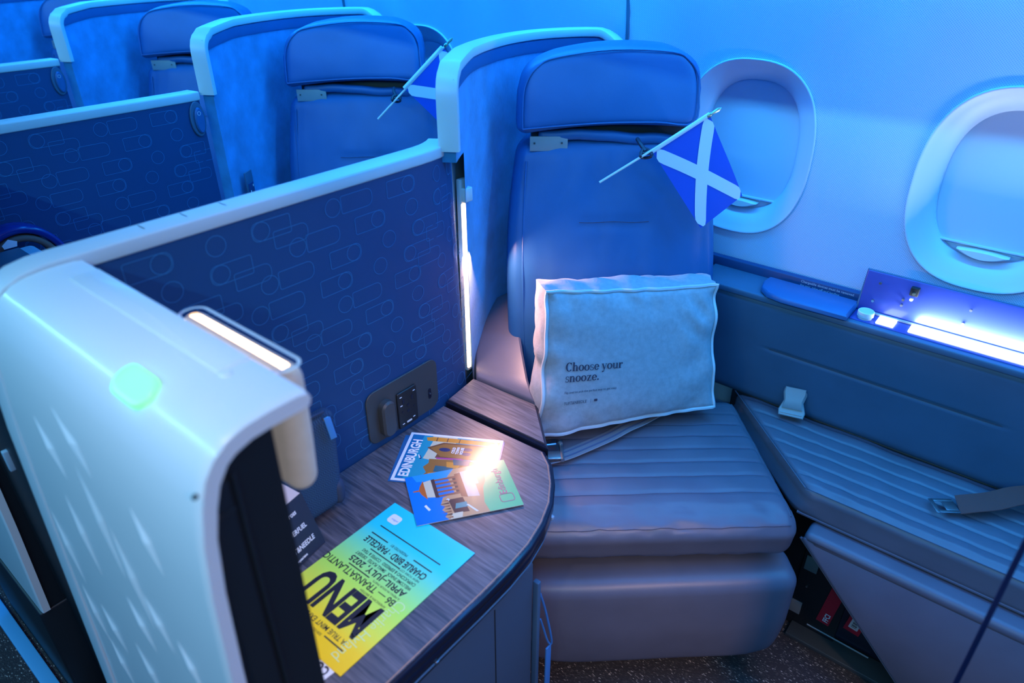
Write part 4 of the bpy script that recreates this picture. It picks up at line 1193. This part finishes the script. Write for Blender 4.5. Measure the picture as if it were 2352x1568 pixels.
root = empty('belt_buckle', (-.345, 1.485, -.995))
bx_ = Vector((.93, .12, 0)).normalized(); by_ = Vector((0, 0, 1)); bo = Vector((-.340, 1.470, -.957)); by_ = (Vector((-.15, .55, .85))).normalized(); bx_ = (bx_ - by_ * bx_.dot(by_)).normalized(); bn = bx_.cross(by_)
shape = [(-.024, -.030), (-.026, -.018), (-.019, .002), (-.023, .018), (-.022, .027), (.022, .027), (.023, .018), (.019, .002), (.026, -.018), (.024, -.030)]
make('case', *remap(prism(shape, -.007, .005, .0015), lambda p: bo + bx_ * p.x * 1.15 + by_ * p.y * 1.15 + bn * p.z), PLATE, root)
make('lift_lever', *remap(prism([(-.020, -.014), (-.017, .004), (-.021, .020), (-.020, .030), (.020, .030), (.021, .020), (.017, .004), (.020, -.014)], .005, .010, .0015), lambda p: bo + bx_ * p.x * 1.15 + by_ * p.y * 1.15 + bn * (p.z + .004 * max(0, p.y / .03))), PLATE, root)
make('roller', *tube([bo + bx_ * -.024 + by_ * -.028 + bn * .002, bo + bx_ * .024 + by_ * -.028 + bn * .002], .0035, 8), STEEL, root)
for sx in (-1, 1): make('rivet', *tube([bo + bx_ * (.024 * sx) + by_ * -.020, bo + bx_ * (.029 * sx) + by_ * -.020], .003, 8), STEEL, root)
tag(root, 'steel lift-lever belt buckle standing on the bench against the side cushion', 'buckle')

root = empty('bench_belt', (.07, 1.40, -.99))
pth = smooth_path([(.032, 1.366, -.982), (.055, 1.377, -.972), (.085, 1.40, -.965), (.12, 1.435, -.955), (.17, 1.47, -.95), (.25, 1.50, -.955)], 5)
make('webbing', *ribbon(pth, [Vector((-.62, .78, .1))] * len(pth), .046), BROWNBELT, root)
pl = MB()
def tp(p): return Vector((.016, 1.352, -.984)) + Vector((.80, .58, .02)) * p.x + Vector((-.58, .80, 0)) * p.y + Vector((0, 0, p.z))
for a0, a1, b0, b1 in ((-.028, -.020, -.020, .020), (-.020, .018, -.020, -.013), (-.020, .018, .013, .020), (-.006, .018, -.013, .013)): pl.add(*remap(box(a0, a1, b0, b1, -.001, .001, .0006), tp))
pl.build('tongue_plate', STEEL, root)
tag(root, 'brown belt end with a steel tongue lying on the bench at right', 'seat belt')

# ------------------------------------------------------------------ flags
def make_flag(A, B_, corners, strap_at, root_loc, name='hand_flag'):
    root = empty(name, root_loc)
    A, B_ = Vector(A), Vector(B_); d = (B_ - A).normalized(); l = (B_ - A).length
    make('stick', *tube([A, B_ - d * .012], .0026, 8), PALEWOOD, root)
    make('finial', *tube([B_ - d * .016, B_ - d * .012, B_ - d * .006, B_ - d * .004, B_ + d * .010, B_ + d * .016], [.0026, .0045, .0045, .0028, .0042, .001], 8), GOLD, root)
    c00, c10, c11, c01 = [Vector(c) for c in corners]      # hoist low, hoist high, fly high, fly low
    nrm = (c10 - c00).cross(c01 - c00).normalized()
    def pt(a, b, l_=0):
        p = c00.lerp(c10, a).lerp(c01.lerp(c11, a), b)
        return p + nrm * (.006 * math.sin(b * 5 + a * 2) * b + l_)
    n = 16; V = []; F = []
    for s_ in (0, -.0006):
        for j in range(n + 1):
            for i in range(n + 1): V.append(pt(i / n, j / n, s_))
    N1 = (n + 1) ** 2
    for k in (0, N1):
        for j in range(n):
            for i in range(n): F.append((k + j * (n + 1) + i, k + j * (n + 1) + i + 1, k + (j + 1) * (n + 1) + i + 1, k + (j + 1) * (n + 1) + i))
    cloth = make('cloth', V, F, FLAGBLUE, root, ang=80)
    # saltire: two crossing bands on both faces
    V = []; F = []
    hw = .066
    for dd in (0, 1):
        for s_ in (.0008, -.0014):
            k = len(V); m_ = 20
            for q in range(m_ + 1):
                t_ = q / m_
                for sg in (-1, 1):
                    a, b = (t_, t_) if dd == 0 else (t_, 1 - t_)
                    if dd == 0: a2, b2 = a + sg * hw * .9, b - sg * hw
                    else: a2, b2 = a + sg * hw * .9, b + sg * hw
                    V.append(pt(min(1, max(0, a2)), min(1, max(0, b2)), s_))
            for q in range(m_): F.append((k + 2 * q, k + 2 * q + 1, k + 2 * q + 3, k + 2 * q + 2))
    make('saltire', V, F, FLAGWHITE, cloth, ang=80)
    # hem round the stick
    make('hem', *tube([c00.lerp(c10, 0) - (c01 - c00).normalized() * .004, c10 - (c11 - c10).normalized() * .004], .0048, 8), FLAGWHITE, root)
    return root
def stick_strap(P0, name='strap_loop'):
    P0 = Vector(P0)
    r = [P0 + L3 * (.012 * math.cos(t)) + Vector((0, 0, .010 * math.sin(t))) + F3 * (.008 * math.cos(t * 2)) for t in [i * math.pi / 6 for i in range(13)]]
    m = MB(); m.add(*tube(r, .0032, 6)); m.add(*tube(smooth_path([P0 + Vector((0, 0, .006)), P0 - F3 * .02 + Vector((0, 0, .016)) - L3 * .008, P0 - F3 * .045 + Vector((0, 0, .02)) - L3 * .01], 4), .0045, 6)); m.add(*tube([P0 - L3 * .012, P0 + L3 * .014 + Vector((0, 0, .005))], .0046, 6))
    return m.build(name, mat('black_cord', (.02, .03, .06), .5))
fv = -1.440
A = uv(.229, fv, -.453); B_ = uv(.453, fv, -.310)
cor = [uv(.338, fv - .002, -.392), uv(.447, fv - .002, -.318), uv(.540, fv + .004, -.485), uv(.457, fv + .002, -.555)]
fl1 = make_flag(A, B_, cor, None, uv(.32, fv, -.40)); tag(fl1, 'small blue flag with a white saltire on a stick, strapped to the nearest seat', 'flag', 'small saltire flags tied to the seats')
tag(stick_strap(uv(.322, fv - .004, -.395)), 'black cord loop holding the flag stick to the nearest seat', 'cord', 'cord loops holding the flag sticks')
fv2 = fv
sh = Vector((-PITCH, 0, 0))
A2 = Vector((-1.542, 1.298, -.441)); B2 = Vector((-1.388, 1.432, -.245))
d2 = (B2 - A2).normalized(); per = Vector((.35, .40, -1.0)); per = (per - d2 * per.dot(d2)).normalized()
c0 = A2.lerp(B2, .40); c1 = A2.lerp(B2, .93)
cor = [c0, c1, c1 + per * .20, c0 + per * .20]
fl2 = make_flag(A2, B2, cor, None, A2.lerp(B2, .3)); tag(fl2, 'small blue saltire flag strapped to the second seat, half hidden by a shell', 'flag', 'small saltire flags tied to the seats')
tag(stick_strap(A2.lerp(B2, .27) - F3 * .004), 'black cord loop holding the flag stick to the second seat', 'cord', 'cord loops holding the flag sticks')

# ------------------------------------------------------------------ side unit along the wall
root = empty('side_unit', (-.05, 1.50, -1.5))
def fsd(p):
    x = -.02 + p.x; z = -.86 + p.z; y = 1.535 + p.y
    if p.y < 0:
        y += -.030 * max(0, (z + 1.0) / .29) + .005 * groove(z, -.845, .0035) * (1 if -.43 < x < .055 else 0)
    return Vector((x, y, z))
make('side_cushion', *rbox(1.20, .085, .30, .030, (60, 1, 60), 6, fsd), SIDE, root, ang=75)
pth = [Vector((-.424 + .48 * i / 40, 1.4775, -.8445)) for i in range(41)]
make('crease_stitch', *tube(pth, .0008, 4), INK, root)
make('ledge_top', *box(-.62, .58, 1.455, 1.572, -.722, -.706, .004), SIDE, root)
bs = make('backsplash', *box(-.64, .58, 1.556, 1.574, -.71, -.684, .003), NAVY, root)
t = MB()
for k, s_ in enumerate(('Chargeable devices must be removed', 'for taxi, take-off and landing')):
    VF = text_mesh(s_, .0084, .0001, 1, .92); t.add([Vector((-.408 + p.x, 1.5553, -.6935 - .0095 * k + p.y)) for p in VF[0]], VF[1])
t.build('notice', NAVYLINE if False else mat('dim_white_print', (.30, .45, .62), .5), bs, smooth=False)
lidp = [(-.272, 1.533), (-.272, 1.445), (-.410, 1.440), (-.445, 1.447), (-.468, 1.470), (-.476, 1.505), (-.474, 1.535)]
make('armrest_lid', *prism(lidp, -.706, -.690, .004), LEATHER_BLUE_LIT, root, ang=45)
make('lower_side', *box(-.5, .6, 1.50, 1.575, -1.5, -1.0, .004), BLACK, root)
tag(root, 'long blue-grey padded side unit with a stitched crease, under the windows', 'side panel')

root = empty('stowage_compartment', (0, 1.5, -.71))
lid = make('hinged_lid', *remap(rbox(.62, .008, .092, .003, (1, 1, 1), 2), lambda p: Vector((.038 + p.x, 1.522 + p.y + .25 * (p.z + .046) * .35, -.658 + p.z))), COMPBLUE, root)
make('lid_edge', *tube([Vector((-.272, 1.5205, -.700)), Vector((-.272, 1.530, -.613)), Vector((.34, 1.530, -.613))], .003, 6), SIDE, lid)
for x, z in ((-.24, -.632), (-.19, -.655), (-.19, -.668), (-.245, -.675), (-.07, -.640), (-.075, -.672), (.05, -.65)):
    make('screw', *tube([Vector((x, 1.5215, z)), Vector((x, 1.5155, z))], .0028, 10), STEEL, lid)
ct = make('catch', *box(-.182, -.166, 1.512, 1.523, -.640, -.622, .001), BLACK, lid)
make('catch_bolt', *tube([Vector((-.1735, 1.512, -.634)), Vector((-.1735, 1.508, -.634))], .003, 8), GOLD, ct)
make('magnet', *tube([Vector((-.1755, 1.518, -.649)), Vector((-.1755, 1.513, -.649))], .0035, 10), WHITE, lid)
make('tray', *box(-.272, .36, 1.468, 1.520, -.709, -.7035, .001), COMPBLUE, root)
make('light_strip', *box(-.222, -.188, 1.477, 1.513, -.705, -.7005, .001), COMPGLOW, root)
make('light_strip', *box(-.160, .34, 1.479, 1.511, -.705, -.7005, .001), COMPGLOW, root)
make('lid_hinge', *tube([Vector((-.26, 1.5155, -.701)), Vector((.34, 1.5155, -.701))], .003, 6), PLATE, root)
tag(root, 'open lit stowage bin with a bright blue hinged lid, in the ledge at right', 'stowage bin')
o = make('bottle_cap', *tube([Vector((-.246, 1.487, -.7035)), Vector((-.246, 1.487, -.6995)), Vector((-.246, 1.487, -.698)), Vector((-.246, 1.487, -.688)), Vector((-.246, 1.487, -.6865))], [.014, .014, .0165, .0165, .0150], 24), mat('pale_blue_cap', (.62, .72, .76), .5))
tag(o, 'round pale blue cap beside the open stowage bin', 'cap')
# light given off by the compartment strip
area('compartment_light', (.09, 1.495, -.699), (.09, 1.53, -.2), .50, .03, 2.6, (.70, .84, 1.0))

# ------------------------------------------------------------------ bench (ottoman) beside the seat
root = empty('bench', (.1, 1.38, -1.5))
lines = [1.255 + .004] + [1.291, 1.331, 1.371, 1.411, 1.451, 1.487]
def fbn(p):
    t = (p.y + .130) / .26; y = 1.3775 + p.y
    s = (p.x + .5) / 1.0
    xl = -.225 - (y - 1.25) * 1.06; xr = .62
    dz = 0
    if p.z > 0:
        for c_ in lines: dz -= .0026 * groove(y, c_, .0035)
        dz += .0018 * abs(math.sin((y - 1.291) / .04 * math.pi)) + nz((s * 3, y, 0), 9, .003)
    x = xl + (xr - xl) * s
    if p.z < 0: x -= .014 * (1 - s); y -= .004
    else:
        if s < .03: dz -= .004
    return Vector((x, y, -1.039 + p.z + dz))
make('bench_cushion', *rbox(1.0, .262, .076, .022, (50, 100, 2), 6, fbn), LEATHER, root, ang=75)
make('front_stitch', *tube([Vector((-.222 + .84 * i / 30, 1.2515, -1.0055)) for i in range(31)], .0011, 4), INK, root)
make('lower_welt', *tube([Vector((-.228 + .84 * i / 20, 1.246, -1.068)) for i in range(21)], .0035, 6), LEATHER, root)
make('left_welt', *tube([Vector((-.225 - .27 * i / 12, 1.250 + .255 * i / 12, -1.004)) for i in range(13)], .0016, 6), LEATHER, root)
make('underside_rail', *box(-.10, .6, 1.262, 1.30, -1.090, -1.076, .002), BLACK, root)
# slanted leather leaf under the bench
lf = [(-.197, -1.096), (-.190, -1.088), (.62, -1.088), (.62, -1.49), (.165, -1.49), (.068, -1.365)]
V, F = prism([(a, b) for a, b in lf], 0, .013, .003)
make('front_leaf', *remap((V, F), lambda p: Vector((p.x, 1.2135 - p.z, p.y))), LEATHER, root, ang=60)
make('leaf_top', *rbox(.815, .062, .03, .0145, (4, 1, 1), 5, lambda p: Vector((.2125 + p.x + (.012 if p.x < 0 and p.z < 0 else 0), 1.2305 + p.y, -1.0905 + p.z))), LEATHER, root, ang=70)
make('leaf_edge', *tube([Vector((-.200, 1.207, -1.096)), Vector((.066, 1.207, -1.366)), Vector((.163, 1.207, -1.49))], .003, 6), LEATHER, root)
tag(root, 'low quilted leather bench beside the seat, with a slanted leather leaf under it', 'bench')

# equipment bay under the bench
root = empty('equipment_bay', (-.05, 1.37, -1.5))
make('back_panel', *box(-.40, .35, 1.36, 1.375, -1.5, -1.10, .002), BLACK, root)
make('rail', *box(-.205, -.09, 1.345, 1.36, -1.50, -1.10, .002), BLACK, root)
make('cover_plate', *box(-.165, .04, 1.350, 1.362, -1.475, -1.15, .003), GLOSSBLACK, root)
make('metal_lip', *tube([Vector((-.155, 1.345, -1.475)), Vector((-.01, 1.345, -1.478))], .002, 6), PLATE, root)
make('floor_rail', *box(-.19, .35, 1.30, 1.36, -1.5, -1.488, .002), DARK, root)
make('grey_patch', *box(-.198, -.168, 1.341, 1.345, -1.305, -1.262, .001), GREYTAG, root)
make('grey_patch', *box(-.205, -.178, 1.341, 1.345, -1.455, -1.415, .001), GREYTAG, root)
make('screw', *tube([Vector((-.18, 1.344, -1.355)), Vector((-.18, 1.340, -1.355))], .0025, 8), STEEL, root)
make('screw', *tube([Vector((-.195, 1.344, -1.20)), Vector((-.195, 1.340, -1.20))], .0025, 8), STEEL, root)
tag(root, 'black equipment bay in the gap under the bench', 'equipment bay')
def ribtag(name, cx, cz, wd, ht, rot):
    root = empty(name, (cx, 1.343, cz - ht / 2)); c, s = math.cos(rot), math.sin(rot)
    g = lambda p: Vector((cx + p.x * c - p.y * s, 1.343 - p.z, cz + p.x * s + p.y * c))
    return root, g
root, g = ribtag('red_ribbon_tag', -.118, -1.375, .030, .12, -.10)
make('ribbon', *remap(prism(rrect(.030, .135, .001, 1), 0, .0015), g), RED, root)
t = MB(); VF = text_mesh('FFCI', .017, .0004, 1, .9); t.add([g(Vector((.010 - p.y, -.060 + p.x, .0022))) for p in VF[0]], VF[1]); t.build('printed_text', WHITEINK, root, smooth=False)
tag(root, 'long red ribbon tag with white letters, hanging in the dark bay under the bench', 'tag')
root, g = ribtag('red_label', -.058, -1.392, .035, .07, -.12)
make('label_card', *remap(prism(rrect(.036, .066, .001, 1), 0, .0015), g), RED, root)
make('white_field', *remap(prism(rrect(.021, .040, .001, 1), .0015, .002), g), CARDPINK, root)
t = MB()
for k in range(7): t.add(*remap(box(-.006, .006, -.014 + .004 * k, -.014 + .004 * k + (.0022 if k % 2 else .0012), .002, .0024, .0001), g))
t.build('barcode', BLACKINK, root, smooth=False)
tag(root, 'red-edged label with a white barcode field, beside the red ribbon tag', 'tag')

# ------------------------------------------------------------------ thin dark post at lower right, near the viewer
o = make('support_post', *tube([Vector((.0975, .80, -1.5)), Vector((.093, .80, -.80)), Vector((.0895, .80, -.50)), Vector((.088, .80, -.2))], .0032, 8), mat('dark_blue_paint', (.004, .012, .06), .5))
tag(o, 'thin dark blue post crossing the lower right corner in front of the bench', 'post')
o = make('side_bulkhead', *box(.188, .215, .70, .76, -1.5, -.60, .01), NAVY)
tag(o, 'dark blue bulkhead edge at the bottom right corner', 'bulkhead')

# ------------------------------------------------------------------ suite two, glimpsed over the nearest partition
root = empty('headphones', (-1.60, .50, -.66))
hb = []
for i in range(25):
    a = math.radians(-10 + 200 * i / 24); hb.append(Vector((-1.70, .405 + .084 * math.cos(a), -.632 + .096 * math.sin(a))))
make('headband', *sweep(hb, [Vector((1, 0, 0))] * 25, rrect(.05, .016, .006, 3)), mat('gloss_navy', (.01, .03, .22), .2), root)
make('band_padding', *sweep([Vector((p.x + .004, .405 + (p.y - .405) * .81, -.632 + (p.z + .632) * .81)) for p in hb], [Vector((1, 0, 0))] * 25, rrect(.044, .014, .006, 3)), mat('brown_padding', (.16, .11, .09), .8), root)
tag(root, 'glossy navy headband with brown padding, seen over the nearest partition at far left', 'headphones')
root = empty('monitor_housing', (-1.40, .36, -.9))
make('case', *box(-1.655, -1.14, .300, .425, -.90, -.562, .012, k=4), SEALMETAL, root)
make('screen', *box(-1.645, -1.36, .302, .395, -.563, -.5595, .001), CABINET, root)
tag(root, 'teal box beside the navy headband, at far left behind the partition', 'box')
o = make('folded_tag', *remap(prism([(-.012, 0), (.012, 0), (.015, .010), (0, .018), (-.014, .008)], 0, .001), lambda p: Vector((-1.662 + p.z, .385 + p.x, -.562 + p.y))), WHITEINK)
tag(o, 'tiny white paper tag on the teal box at far left', 'tag')
o = copy_tree(next(x for x in bpy.data.objects if x.name == 'side_table')); o.location.x -= PITCH
tag(o, 'dark wood side table of the second suite, behind the nearest partition', 'table')
o = copy_tree(next(x for x in bpy.data.objects if x.name == 'armrest_console')); o.location.x -= PITCH
tag(o, 'wood console end and armrest of the second suite, behind the nearest partition', 'armrest')
# side unit behind, along the wall
o = make('rear_side_ledge', *box(-4.4, -1.02, 1.56, 1.575, -1.5, -.70, .004), SIDE); tag(o, 'blue-grey ledge below the windows behind the nearest shell', 'ledge')
# small switch plate on the second shell
root = empty('switch_plate', (-1.79, .99, -.66))
q = Vector((-1.785, .995, -.60)); nn = SN[5]; tt = Vector((-nn.y, nn.x, 0))
make('plate', *frame_box(q + nn * .022, tt, nn, (0, 0, 1), .040, .004, .075, .002), SIDE, root)
make('screen', *frame_box(q + nn * .025 + Vector((0, 0, -.012)), tt, nn, (0, 0, 1), .026, .003, .036, .002), NAVY, root)
make('indicator', *frame_box(q + nn * .0275 + tt * -.008 + Vector((0, 0, -.018)), tt, nn, (0, 0, 1), .003, .001, .007, .0004), WHITEINK, root)
make('indicator', *frame_box(q + nn * .0275 + tt * .008 + Vector((0, 0, -.004)), tt, nn, (0, 0, 1), .003, .001, .006, .0004), WHITEINK, root)
tag(root, 'small switch plate on the lining of the second shell', 'switch')

# floor rail along the aisle
o = make('baseboard_aisle', *box(-4, .5, .078, .108, -1.5, -1.487, .003), mat('bright_blue_rail', (.10, .42, .70), .4)); tag(o, 'bright blue floor rail beside the aisle carpet', kind='structure')
